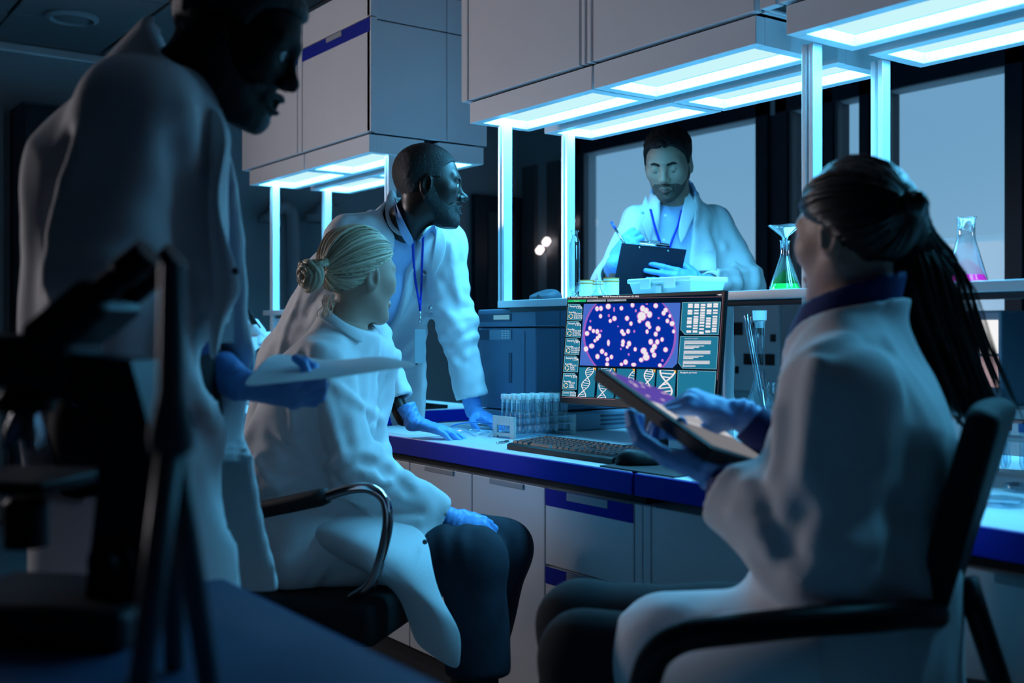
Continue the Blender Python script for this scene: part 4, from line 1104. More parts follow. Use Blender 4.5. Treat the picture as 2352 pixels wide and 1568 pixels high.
# tall dark cupboard, pipes on the left wall
ya, yb = ly(22), ly(246)
t = thing('tall_cupboard', 'tall dark cupboard against the left wall behind the standing man', 'cupboard', (XW+.2, (ya+yb)/2, 0))
zt_ = float(onX(120, 238, XW+.35)[2])
MB().box((XW+.002, ya, 0), (XW+.33, yb, zt_), .005).build('body', 'wall_dark', t)
for k in range(2):
    y0 = ya + (yb-ya)*k/2; MB().box((XW+.331, y0+.006, .05), (XW+.35, y0+(yb-ya)/2-.006, zt_-.02), .004).build('door', 'shadow_gap', t)
MB().box((XW+.351, ya+.12, zt_-.14), (XW+.354, ya+.42, zt_-.07)).build('nameplate', 'wall_dark', t)
p = struct('trim_8', MB().box((XW+.002, ya-.09, 0), (XW+.06, ya-.04, zt_+.02), .004), 'wall_paint')
for k, px in enumerate((650, 750)):
    b0 = onX(px, 690, XW+.12); y0 = b0[1]
    t = thing('extraction_pipe', ('curved grey extraction pipe on the wall next to the far post', 'curved grey extraction pipe on the wall closer to the leaning man')[k], 'pipe', (XW+.12, y0, .0), 'extraction pipes on the left wall')
    top_z = float(onX(px, 478, XW+.12)[2])
    MB().tube(bez([(XW+.12, y0+.07, 0), (XW+.12, y0+.07, 1.0), (XW+.12, y0+.065, top_z-.12), (XW+.12, y0+.03, top_z), (XW+.12, y0-.03, top_z+.005), (XW+.12, y0-.08, top_z-.06)], 30), .045, 16).build('duct', 'handle_grey', t, True)
    MB().lathe([(.06, 0), (.075, -.05), (.07, -.05)], (XW+.12, y0-.09, top_z-.05), sides=20, cap=False).build('hood', 'handle_grey', t, True)
# ================================================================== people: shared builders
def img(a, b, c): return RT*a + FW*b + A([0, 0, c])     # image right, away, up
class Frame:
    def __init__(s, o, fwd, scale=1.0, up=(0,0,1)):
        s.o = A(o); s.f = nrm(fwd); s.r = nrm(np.cross(s.f, up)); s.u = np.cross(s.r, s.f); s.k = scale
        s.R = np.stack([s.r, s.f, s.u])
    def loc(s, P): return ((P - s.o) @ s.R.T)/s.k
    def w(s, x, y, z): return s.o + (s.r*x + s.f*y + s.u*z)*s.k
def head_f(L, eye='open', nose=1.0, jaw=1.0, ears=True):
    f = ell(L, (0, -.012, .032), (.075, .096, .086))
    f = smin(f, ell(L, (0, .028, -.035), (.060*jaw, .058, .080)), .05)
    for s in (-1, 1):
        f = smin(f, rc(L, (s*.049*jaw, -.008, -.048), (s*.017, .064, -.100), .016, .014), .03)
        f = smin(f, sph(L, (s*.044, .052, -.020), .021), .03)
        f = smin(f, rc(L, (s*.008, .084, .021), (s*.046, .067, .021), .0095, .0095), .016)
    f = smin(f, sph(L, (0, .074, -.101), .0165), .022)
    for s in (-1, 1): f = smax(f, -sph(L, (s*.031, .101, -.001), .0185), .016)
    f = smin(f, rc(L, (0, .083, .012), (0, .104, -.028), .0075, .0095), .012)
    f = smin(f, sph(L, (0, .1045*nose, -.032), .0115), .010)
    for s in (-1, 1):
        f = smin(f, sph(L, (s*.0125*nose, .096, -.036), .0085*nose), .007)
        f = smax(f, -sph(L, (s*.006, .103, -.0445), .0042), .004)
    for s in (-1, 1):
        f = smin(f, rc(L, (s*.022, .083, -.067), (s*.003, .0945, -.0625), .0045, .0065), .006)
        f = smin(f, rc(L, (s*.020, .083, -.071), (0, .0925, -.0755), .0045, .0075), .006)
    f = smax(f, -rc(L, (-.020, .095, -.0685), (.020, .095, -.0685), .0016, .0016), .004)
    f = smax(f, -ell(L, (0, .099, -.089), (.022, .010, .006)), .010)
    zc_ = .0035 if eye == 'open' else -.0095
    for s in (-1, 1):
        c = (s*.031, .0735, -.001); ball = sph(L, c, .0142)
        up_ = smax(ball, -(L[:, 2] - zc_ + 30*(L[:, 0]-c[0])**2), .002)
        lo_ = smax(sph(L, c, .0137), (L[:, 2] + .0065 - 20*(L[:, 0]-c[0])**2), .002)
        f = smin(f, np.minimum(up_, lo_), .004)
    if ears:
        for s in (-1, 1):
            Q = L - A([s*.077, -.016, -.012]); t = .30; Q = np.stack([Q[:,0]*s*math.cos(t) - Q[:,1]*math.sin(t)*1., Q[:,0]*s*math.sin(t) + Q[:,1]*math.cos(t), Q[:,2] - .12*Q[:,1]], 1)
            e = ell(Q, (0, 0, 0), (.0075, .0195, .0325))
            e = smax(e, -ell(Q, (.008, .003, .003), (.0075, .0115, .0205)), .004)
            e = smin(e, rc(Q, (.001, .010, .004), (.002, .012, -.010), .004, .004), .004)
            f = smin(f, e, .008)
    return f
def cranium_f(L, jaw=1.0):
    f = ell(L, (0, -.012, .032), (.075, .096, .086))
    return smin(f, ell(L, (0, .020, -.030), (.061*jaw, .058, .078)), .05)
def head_obj(person, fr, skin, neck_pts, eye='open', h=.0032, nose=1.0, jaw=1.0, ears=True, extra=(), eyes=True, neck_r=(.054, .062), bust=None):
    nk = [A(p) for p in neck_pts]
    def f(P):
        g = head_f(fr.loc(P), eye, nose, jaw, ears)*fr.k
        for i in range(len(nk)-1): g = smin(g, rc(P, nk[i], nk[i+1], neck_r[0] if i == 0 else neck_r[1], neck_r[1]), .03)
        return g
    lo, hi = bounds([fr.w(x, y, z) for x in (-.1, .1) for y in (-.13, .13) for z in (-.13, .14)] + nk, .06)
    o = sdf_obj('body', f, lo, hi, h, skin, person, extra)
    if eyes:
        for s in (-1, 1):
            e = MB(); c = fr.w(s*.031, .0735, -.001); e.lathe([(math.sin(t)*.0132*fr.k, -math.cos(t)*.0132*fr.k) for t in np.linspace(.02, 3.12, 14)], c, axis=fr.f, sides=18)
            eo = e.build('eye', 'eye_white', person, True)
            gz = nrm(fr.f + fr.u*(-.5 if eye != 'open' else 0.0))
            MB().lathe([(.0062*fr.k, .0118*fr.k), (.005*fr.k, .0132*fr.k), (0, .0138*fr.k)], c, axis=gz, sides=14).build('iris', 'iris', eo, True)
    return o, f
def face_pt(fr, fh, x, z, off=0.):
    ys = np.linspace(.14, .0, 160); P = np.stack([fr.w(x, y, z) for y in ys]); v = fh(P); i = int(np.argmax(v < off))
    return P[i]
def short_hair(person, fr, material, line, thick=.010, h=.0032, noise=.0015, name='hair', jaw=1.0, freq=260, side=None, ragged=.0):
    ys = [p[0] for p in line]; zs = [p[1] for p in line]
    def f(P):
        L = fr.loc(P)
        wt = np.clip((L[:, 2]-.02)/.07, 0, 1); wt = wt*wt*(3-2*wt)
        g = cranium_f(L, jaw) - ((thick*.55 if side is None else side)*(1-wt) + thick*wt)
        g = g + noise*waves(L, 9, (0, .6, 1), freq, 6)
        lim = np.interp(L[:, 1], ys, zs) + ragged*np.sin(L[:, 0]*150 + 1.3*np.sin(L[:, 0]*70))*(L[:, 1] > .03)
        return smax(g, (lim - L[:, 2])*.8, .006)*fr.k
    lo, hi = bounds([fr.w(x, y, z) for x in (-.09, .09) for y in (-.12, .12) for z in (-.13, .14)], .015)
    return sdf_obj(name, f, lo, hi, h, material, person)
def beard(person, fr, material, thick=.004, h=.0032, top=-.03, jaw=1.0, chin=.0):
    def f(P):
        L = fr.loc(P)
        g = head_f(L, 'shut', 1., jaw, False) - thick - chin*np.exp(-((L[:,1]-.07)**2+(L[:,2]+.11)**2)/.0012)
        g = g + .0008*waves(L, 3, (0, .2, 1), 420, 5)
        # mask: lower face, below cheek line, free of lips and nose
        lim = np.interp(L[:, 1], [-.03, .0, .03, .055, .075, .11], [.01, .0, -.050, -.064, -.052, -.050])
        m = L[:, 2] - lim
        m = np.maximum(m, -(L[:, 1] + .012 + .25*(L[:, 2]+.1)))
        lips = ell(L, (0, .092, -.0695), (.0215, .020, .0085))
        g = smax(smax(g, m, .005), -lips, .004)
        g = np.maximum(g, -(L[:, 2]+.125))
        return g*fr.k
    lo, hi = bounds([fr.w(x, y, z) for x in (-.08, .08) for y in (-.03, .11) for z in (-.13, .02)], .012)
    return sdf_obj('beard', f, lo, hi, h, material, person)
def tufts(person, fr, material, fh, n, keep, comb, ln=(.014, .026), r=.0022, seed=2, base=.012):
    "short hair tufts standing on the scalp"
    rng = np.random.RandomState(seed); cen = A([0, -.012, .032]); rad = A([.075, .096, .086]) + base; cur = []
    while len(cur) < n:
        d = nrm(rng.normal(size=3)); p = cen + rad*d
        if not keep(p): continue
        g = nrm(d/rad); t = A(comb(p)) + rng.normal(size=3)*.25; t = t - g*np.dot(t, g); t = nrm(t); L = rng.uniform(*ln)
        cur.append(([fr.w(*(p + t*L*q + g*(.004*math.sin(2.4*q) - .002))) for q in (0, .33, .66, 1.)], r*fr.k*rng.uniform(.6, 1.3)))
    return locks('hair_tufts', material, person, cur, 0, 5)
def lips_obj(person, fr, eye):
    def f(P):
        L = fr.loc(P); g = head_f(L, eye) - .0006
        return smax(g, ell(L, (0, .091, -.0695), (.0205, .018, .0082)), .002)*fr.k
    lo, hi = bounds([fr.w(x, y, z) for x in (-.03, .03) for y in (.07, .11) for z in (-.085, -.055)], .006)
    return sdf_obj('lips', f, lo, hi, .0018, 'lip', person)
def brows(person, fr, material, fh=None, k=1.0):
    for s in (-1, 1):
        xz = ((.012, .0165), (.022, .0195), (.034, .0215), (.046, .0175))
        pts = [face_pt(fr, fh, s*x, z) if fh is not None else fr.w(s*x, .09, z) for x, z in xz]
        MB().tube(bez(pts, 12), [.0026*fr.k*k]+[.0042*fr.k*k]*8+[.003*fr.k*k]*2+[.0012*fr.k*k], 8).build('eyebrow', material, person, True)
def lashes(person, fr, material):
    for s in (-1, 1):
        pts = []
        for a in np.linspace(-1, 1, 9):
            x = .0125*a; z = -.0075 - .0028*(1-a*a); y = math.sqrt(max(.0146**2 - x*x - z*z, 1e-7)); pts.append(fr.w(s*.031 + x, .0735 + y, -.001 + z))
        MB().tube(pts, .0011*fr.k, 6).build('eyelash', material, person, True)
def locks(name, material, person, curves, rad, sides=5):
    "combed hair: many overlapping strand bundles in one mesh"
    V = []; F = []
    for pts, r in curves:
        m = MB().tube(pts, [r*(.35+.65*math.sin(math.pi*min(.98, .12+.8*i/(len(pts)-1)))) for i in range(len(pts))], sides)
        n = len(V); V += m.v; F += [tuple(i+n for i in f) for f in m.f]
    mb = MB(); mb.v, mb.f = V, F
    return mb.build(name, material, person, True)

# ---------------------------------------------------------------- hands
FING = [(.030, .095, (.043, .026, .021)), (.010, .098, (.047, .029, .022)), (-.011, .095, (.043, .027, .021)), (-.030, .088, (.034, .020, .019))]
def hand_caps(W, D, N, S, k=1.0, curl=((10, 15, 10),)*4, splay=(6, 2, -3, -9), thumb=((.45, .85, -.15), (.75, .60, -.15), (.92, .35, -.15)), thumb_base=(.028, .026, -.006)):
    "W wrist, D to the fingers, N back of hand, S thumb side -> capsules and palm"
    W, D, N, S = A(W), nrm(D), A(N), A(S)
    N = nrm(N - D*np.dot(N, D)); S = nrm(S - D*np.dot(S, D) - N*np.dot(S, N))
    caps = []
    for i, (so, do, ls) in enumerate(FING):
        p = W + (D*do + S*so - N*.004*(i in (0, 3)))*k
        sa = math.radians(splay[i]); d0 = D*math.cos(sa) + S*math.sin(sa); a = 0.; chain = []
        r = .0092 if i != 3 else .0080
        for j in range(3):
            a += math.radians(curl[i][j]); d = d0*math.cos(a) - N*math.sin(a)
            q = p + d*ls[j]*k; chain.append((p, q, r*k*(1-.07*j), r*k*(1-.07*(j+1)))); p = q
        caps.append(chain)
    p = W + (D*thumb_base[0] + S*thumb_base[1] + N*thumb_base[2])*k; ch = []
    for j, (t, L) in enumerate(zip(thumb, (.044, .033, .027))):
        d = nrm(D*t[0] + S*t[1] + N*t[2]); q = p + d*L*k; ch.append((p, q, (.0145, .0108, .0098)[j]*k, (.0112, .0100, .0082)[j]*k)); p = q
    caps.append(ch)
    return dict(W=W, D=D, N=N, S=S, k=k, caps=caps)
def hand_f(P, H, infl=0.):
    W, D, N, S, k = H['W'], H['D'], H['N'], H['S'], H['k']
    f = es(P, W + D*.004*k, W + (D*.082 - N*.002)*k, S, (.026*k, .018*k), (.038*k, .0135*k))
    f = smin(f, es(P, W + (D*.035 + S*.018 - N*.008)*k, W + (D*.062 + S*.02 - N*.008)*k, S, (.018*k, .014*k), (.016*k, .012*k)), .012)
    for ch in H['caps']:
        g = None
        for (a, b, ra, rb) in ch:
            c = rc(P, a, b, ra, rb); g = c if g is None else smin(g, c, .003*k)
        f = smin(f, g, .0095*k)
        # keep fingers separate past the knuckles: plain union of the outer joints
        for (a, b, ra, rb) in ch[1:]: f = np.minimum(f, rc(P, a, b, ra, rb))
    return f - infl
def hand_box(H, pad=.03): return bounds([c[j] for ch in H['caps'] for c in ch for j in (0, 1)] + [H['W']], pad)
def glove(person, H, forearm_to, material='glove_blue', cuff=.055, h=.0026, seed=1):
    W, k = H['W'], H['k']; b = W + nrm(A(forearm_to)-W)*cuff
    def f(P):
        g = smin(hand_f(P, H, .0012), rc(P, W, b, .0285*k, .0335*k), .014)
        g = g + .0007*waves(P, seed, np.cross(H['D'], H['N']), 240, 5) + .0016*rings(P, b, W + H['D']*.04, .55, .5, 420, seed)
        g = smax(g, plane(P, b, b-W), .003)
        return smax(g, -rc(P, W + (b-W)*.75, b + (b-W), .024*k, .032*k), .002)
    lo, hi = hand_box(H, .02); lo2, hi2 = bounds([W, b], .05)
    return sdf_obj('glove', f, np.minimum(lo, lo2), np.maximum(hi, hi2), h, material, person)
def limb_mesh(pairs, lo_hi_pad=.02, h=.008, k=.02):
    "hidden / skin limbs, one continuous surface"
    def f(P):
        g = None
        for (a, b, ra, rb) in pairs:
            c = rc(P, a, b, ra, rb); g = c if g is None else smin(g, c, k)
        return g
    lo, hi = bounds([p[i] for p in pairs for i in (0, 1)], max(max(p[2], p[3]) for p in pairs) + lo_hi_pad)
    return mesh_sdf(f, lo, hi, h)
def frame_limbs(J):
    "trunk, arms and legs under the clothes"
    prs = [(J['pelvis'], J['chest'], .105, .11), (J['chest'], J['neck'], .10, .055)]
    for s in 'RL':
        prs += [(J['neck']*.9+J['chest']*.1, J['sh'+s], .036, .040), (J['sh'+s], J['el'+s], .047, .036), (J['el'+s], J['wr'+s], .037, .025),
                (J['pelvis'], J['hip'+s], .10, .085), (J['hip'+s], J['kn'+s], .08, .05), (J['kn'+s], J['an'+s], .05, .035), (J['an'+s], J['toe'+s], .034, .026)]
    return limb_mesh(prs)
def sleeve(P, sh, el, cuff, r=(.075, .062, .052), k=.05):
    return smin(rc(P, sh, el, r[0], r[1]), rc(P, el, cuff, r[1], r[2]), k)
def cuff_cut(f, P, el, cuff, wr, inner=.038):
    d = nrm(A(cuff)-A(el)); end = rc(P, cuff, A(cuff)+d*.12, .09, .12)     # only near the cuff
    pl = plane(P, cuff, d); near = sph(P, cuff, .16)
    cut = np.maximum(pl, near*0 - 1e9*(near > 0))
    g = np.where(near < 0, smax(f, pl, .005), f)
    return smax(g, -rc(P, A(cuff)-d*.035, A(cuff)+d*.06, inner, inner+.004), .003)
def trunk(P, pts, u, rad, k=.05):
    f = None
    for i in range(len(pts)-1):
        c = es(P, pts[i], pts[i+1], u, rad[i], rad[i+1]); f = c if f is None else smin(f, c, k)
    return f
def shoe(person, an, toe, material='shoe_grey', z=0.0, name='shoe'):
    an, toe = A(an), A(toe); d = nrm((toe-an)*A([1,1,0])); l = np.cross((0,0,1), d); o = A([an[0], an[1], z]) - d*.05
    def f(P):
        q = P - o; L = np.stack([dot3(q, d), dot3(q, l), q[:, 2]], 1)
        g = smin(ell(L, (.07, 0, .045), (.085, .040, .050)), ell(L, (.19, 0, .03), (.085, .046, .040)), .05)
        g = smin(g, rc(L, (.05, 0, .05), (.045, 0, .105), .042, .045), .04)
        return smax(smax(g, -(L[:, 2]-.012), .004), L[:, 2]-.115, .004) + .0012*waves(L, 5, (0, 1, .3), 120)
    o1 = sdf_obj(name, f, o - .12 + A([0,0,.08]), o + d*.33 + .12, .005, material, person)
    def f2(P):
        q = P - o; L = np.stack([dot3(q, d), dot3(q, l), q[:, 2]], 1)
        g = smin(ell(L, (.07, 0, .012), (.092, .044, .03)), ell(L, (.19, 0, .012), (.092, .050, .03)), .05)
        return smax(smax(g, -(L[:, 2]-.0005), .002), L[:, 2]-.024, .003)
    sdf_obj('sole', f2, o - .14 + A([0,0,.1]), o + d*.35 + .12, .006, 'shoe_sole', person)
    for kx in range(4):
        c = o + d*(.11+.022*kx) + A([0,0,.098-.010*kx]); MB().tube(bez([c - l*.024 - A([0,0,.010]), c + A([0,0,.003]), c + l*.024 - A([0,0,.010])], 8), .0032, 6).build('lace', 'shoe_sole', person, True)
def button(person, px, py, f, r=.0055, material='gunmetal'):
    p = hit(px, py, f); n = grad(p, f)
    return MB().lathe([(r, -.001), (r, .0015), (r*.7, .0025), (0, .0018)], p, axis=n, sides=16).build('button', material, person, True, 40)
def laid(person, name, rows_px, f, material, off=.004, thick=.004, sub=2, lift=None):
    "cloth strip lying on a garment: rows of photo pixels, found on the surface"
    rows = []
    for i, r in enumerate(rows_px):
        row = []
        for j, (px, py) in enumerate(r):
            p = hit(px, py, f); n = grad(p, f, .008); o = off if lift is None else lift[i][j]
            row.append(p + n*o)
        rows.append(row)
    return sheet(rows, name, material, person, thick, sub)
def ribbon(pts, wdir, w, name, material, person, thick=.0012):
    pts = bez(pts, max(12, 4*len(pts)))
    return sheet([[p - nrm(wdir)*w/2, p + nrm(wdir)*w/2] for p in pts], name, material, person, thick, 0)
# ================================================================== leaning man in the aisle
t_lm = None
def leaning_man():
    J = dict(pelvis=A([-3.72, 1.78, .95]), chest=A([-3.40, 1.82, 1.25]), neck=A([-3.20, 1.85, 1.425]),
             shR=A([-3.20, 1.665, 1.385]), shL=A([-3.20, 2.03, 1.385]), elR=A([-3.10, 1.675, 1.085]), elL=A([-3.195, 2.08, 1.11]),
             wrR=A([-2.968, 1.735, .812]), wrL=U(1088, 936, 3.80),
             hipR=A([-3.73, 1.69, .92]), hipL=A([-3.73, 1.87, .92]), knR=A([-3.66, 1.70, .50]), knL=A([-3.76, 1.95, .50]),
             anR=A([-3.72, 1.74, .09]), anL=A([-3.84, 2.0, .09]), toeR=A([-3.57, 1.76, .03]), toeL=A([-3.69, 2.03, .03]))
    t = thing('person', 'standing person leaning with both blue-gloved hands on the bench end, white coat, blue lanyard', 'person', (-3.75, 1.85, 0), 'people in the laboratory')
    fr = Frame(U(984, 424, 3.56), img(.98, .20, -.05), 1.10)
    ext = frame_limbs(J)
    nkb = J['neck'] + A([-.02, 0, .0])
    _, fh = head_obj(t, fr, 'skin_dark', [fr.w(0, -.022, -.07), nkb], 'open', .0034, 1.06, extra=[ext], neck_r=(.060, .070))
    short_hair(t, fr, 'hair_black', [(-.12, -.062), (-.06, -.055), (-.035, .0), (.0, .012), (.025, .012), (.032, .045), (.06, .066), (.12, .082)], .0045, .0034, .0007, freq=500)
    beard(t, fr, 'hair_black', .0028, chin=.010)
    brows(t, fr, 'hair_black', fh)
    u = nrm(A([.05, 1, 0]))
    ax = nrm(J['neck']-J['pelvis']); n = nrm(np.cross(u, ax)); n = n if n[0] > 0 else -n
    waist = J['pelvis']*.45 + J['chest']*.55
    # shirt
    def f_shirt(P):
        f = trunk(P, [J['pelvis'], waist, J['chest'], J['neck']-ax*.035], u, [(.165, .125), (.155, .115), (.185, .120), (.075, .068)])
        f = smin(f, rc(P, J['shR']-ax*.02, J['shL']-ax*.02, .046, .046), .06)
        ua = nrm(fr.w(0, -.03, -.06) - nkb); ring = np.maximum(np.abs(rc(P, nkb - ua*.06, nkb + ua*.10, .084, .072)) - .007, plane(P, nkb + ua*.038, ua + n*.5))
        return smin(f, ring, .012) + .0022*waves(P, 21, ax, 55)
    lo, hi = bounds([J['pelvis'], J['neck'], J['shR'], J['shL']], .2)
    sdf_obj('shirt', f_shirt, lo, hi, .009, 'shirt_blue', t)
    # coat
    cR = J['elR'] + (J['wrR']-J['elR'])*.80; cL = J['elL'] + (J['wrL']-J['elL'])*.88
    hem_c = A([-3.80, 1.78, .60])
    folds = []
    def f_coat0(P):
        f = trunk(P, [J['pelvis'], waist, J['chest'], J['neck']-ax*.05], u, [(.205, .165), (.195, .150), (.215, .140), (.10, .085)], .06)
        f = smin(f, smin(rc(P, J['neck']-ax*.05, J['shR'], .075, .072), rc(P, J['neck']-ax*.05, J['shL'], .075, .072), .05), .06)
        for s in 'RL': f = smin(f, rc(P, J['neck']-ax*.02, J['neck']*.35+J['sh'+s]*.65+A([0,0,.012]), .072, .066), .05)
        f = smin(f, trunk(P, [J['pelvis'], hem_c], u, [(.20, .165), (.25, .175)]), .06)
        # front flaps hang straight down from the leaning chest
        for y, lx_, zb in ((1.66, -3.40, .80), (2.0, -3.30, .78)):
            f = smin(f, es(P, A([-3.36, y, 1.22]), A([lx_-.10, y, zb]), (1, 0, 0), (.10, .035), (.12, .028)), .05)
        f = smin(f, sleeve(P, J['shR'], J['elR'], cR, (.074, .062, .056)), .045)
        f = smin(f, sleeve(P, J['shL'], J['elL'], cL, (.074, .062, .058)), .045)
        return f
    fold_px = [((1035, 560), (1045, 640), (1058, 700)), ((1010, 640), (1040, 690), (1062, 705)), ((1000, 700), (1030, 720), (1060, 760)), ((1020, 780), (1060, 830)),
               ((850, 480), (880, 560), (900, 640)), ((780, 560), (760, 640), (700, 720)), ((820, 520), (790, 600), (740, 700)), ((860, 770), (890, 840), (905, 900)), ((700, 640), (660, 740), (640, 820))]
    fl = [[hit(px, py, f_coat0) for px, py in l] for l in fold_px]
    def f_coat(P):
        f = f_coat0(P)
        f = f + .004*waves(P, 31, ax, 52) + .002*waves(P, 33, ax, 100) + .0035*rings(P, J['shR'], J['elR'], .95, .4, 120, 2) + .0035*rings(P, J['elL'], cL, .0, .5, 130, 3) + .0035*rings(P, J['shL'], J['elL'], .9, .45, 120, 4) + .003*rings(P, J['elR'], cR, .1, .5, 120, 5)
        for i, l in enumerate(fl): f = f - (.010 if i % 2 == 0 else -.008)*crease(P, l, .016)
        # open front: V at the neck widening to the hem
        q = P - J['neck']; dn = -dot3(q, ax); lat = dot3(q, u) - .00
        wv = np.interp(dn, [-.05, .0, .10, .25, .5, .8], [.048, .046, .050, .062, .10, .14])
        fro = np.where(P[:, 2] < J['pelvis'][2] + .08, P[:, 0] + 3.64, dot3(q, n) + .02)
        wedge = np.maximum(np.abs(lat) - wv, -fro)
        front = np.maximum(wedge, -(dn + .12))
        f = smax(f, -front, .012)
        cap_ = smax(f, -rc(P, nkb, nkb + nrm(fr.w(0, -.03, -.06) - nkb)*.2, .070, .078), .01)
        up_ax = nrm(fr.w(0, -.03, -.06) - nkb); ring = np.abs(rc(P, nkb - up_ax*.06, nkb + up_ax*.10, .098, .080)) - .007
        ring = np.maximum(np.maximum(ring, plane(P, nkb + up_ax*(.052), up_ax + n*.35)), -wedge)
        f = smin(cap_, ring, .012)
        f = smax(f, -(P[:, 2] - .60), .006)
        f = cuff_cut(f, P, J['elR'], cR, J['wrR'], .040); f = cuff_cut(f, P, J['elL'], cL, J['wrL'], .042)
        return f
    lo, hi = bounds([J['pelvis'], J['neck'], J['shR'], J['shL'], J['elR'], J['elL'], cR, cL, hem_c + A([0,.2,0]), hem_c - A([0,.2,0])], .13)
    sdf_obj('lab_coat', f_coat, lo, hi, .0075, 'coat_white', t)
    # collar leaves and lapels
    fmix = f_coat0
    laid(t, 'lapel', [[(900, 436), (884, 462), (881, 512)], [(908, 452), (898, 485), (892, 530)], [(917, 472), (912, 508), (910, 542)], [(924, 500), (926, 525), (927, 545)]], fmix, 'coat_white', .012, .006)
    pass
    laid(t, 'lapel', [[(1002, 512), (1014, 530), (1022, 552)], [(998, 535), (1012, 560), (1022, 580)], [(994, 565), (1004, 590), (1012, 604)], [(990, 600), (995, 625), (1000, 645)]], fmix, 'coat_white', .012, .006)
    fn_ = lambda P: np.minimum(f_shirt(P) - .004, fh(P) - .008)
    col_in = [(908, 446), (922, 482), (938, 520), (952, 548)]; col_out = [(908, 470), (916, 508), (924, 542), (938, 566)]
    laid(t, 'shirt_collar', [list(z) for z in zip(col_in, [((a[0]+b[0])/2, (a[1]+b[1])/2) for a, b in zip(col_in, col_out)], col_out)], fn_, 'shirt_blue', .010, .004)
    col_in = [(998, 506), (985, 518), (970, 533), (956, 548)]; col_out = [(1002, 530), (998, 548), (984, 562), (964, 568)]
    laid(t, 'shirt_collar', [list(z) for z in zip(col_in, [((a[0]+b[0])/2, (a[1]+b[1])/2) for a, b in zip(col_in, col_out)], col_out)], fn_, 'shirt_blue', .010, .004)
    fn_ = lambda P: np.minimum(np.minimum(f_coat(P), f_shirt(P) - .004), fh(P) - .006)
    # lanyard and badge
    k1 = [hit(x, y, fn_, off=.006) for x, y in ((948, 553), (950, 600), (955, 650), (962, 690))]; k2 = [hit(x, y, fn_, off=.006) for x, y in ((972, 540), (970, 590), (968, 650), (965, 690))]
    d_ = min(px_of(k1[-1])[2], px_of(k2[-1])[2]) - .05
    e = U(965, 714, d_)
    ribbon(k1[:3] + [U(963, 695, d_), e], RT, .008, 'lanyard', 'lanyard_blue', t); ribbon(k2[:3] + [U(966, 695, d_), e], RT, .008, 'lanyard', 'lanyard_blue', t)
    MB().tube([e, e - A([0,0,.018])], .0045, 10).build('clasp', 'chrome', t, True)
    MB().tube([e - A([0,0,.018]), e - A([.002,0,.038])], [.003, .0055], 10).build('clip', 'chrome', t, True)
    bc = U(965, 795, d_ + .02)
    MB().obox(bc, nrm(RT + FW*.1), nrm(np.cross(nrm(RT+FW*.1), A([0,0,1]))), (0, 0, 1), (.038, .0025, .118), .001).build('badge', 'badge', t)
    for px, py in ((986, 706), (957, 834)): button(t, px, py, f_coat, .006)
    # trousers and shoes
    def f_tr(P):
        f = trunk(P, [J['pelvis']+A([0,0,-.02]), J['pelvis']+ax*.05], u, [(.165, .14), (.15, .12)])
        for s in 'RL': f = smin(f, smin(rc(P, J['hip'+s], J['kn'+s], .105, .078), rc(P, J['kn'+s], J['an'+s]+A([0,0,.02]), .078, .070), .04), .04)
        return smax(f + .003*waves(P, 8, (0,0,1), 40), -(P[:, 2]-.075), .004)
    lo, hi = bounds([J[k] for k in ('pelvis', 'hipR', 'hipL', 'knR', 'knL', 'anR', 'anL')], .15)
    sdf_obj('trousers', f_tr, lo, hi, .011, 'trouser_black', t)
    for s in 'RL': shoe(t, J['an'+s], J['toe'+s])
    # gloves
    D = nrm(A([.70, .66, -.20])); H = hand_caps(J['wrR'] + D*.03 + A([0,0,-.004]), D, (0, 0, 1), np.cross((0,0,1), D), 1.04, ((14, 12, 6), (12, 12, 4), (14, 14, 6), (18, 16, 8)), (7, 2, -4, -11), ((.6, .75, -.25), (.85, .5, -.15), (.95, .2, -.1)))
    glove(t, H, J['elR'], seed=3)
    D = nrm(A([.85, .30, -.30])); W = J['wrL'] + A([0, 0, -.012])
    H = hand_caps(W, D, (0, 0, 1), -np.cross((0,0,1), D), 1.02, ((14, 12, 6),)*4, (7, 2, -4, -11))
    glove(t, H, J['elL'], seed=4)
    return t
leaning_man()
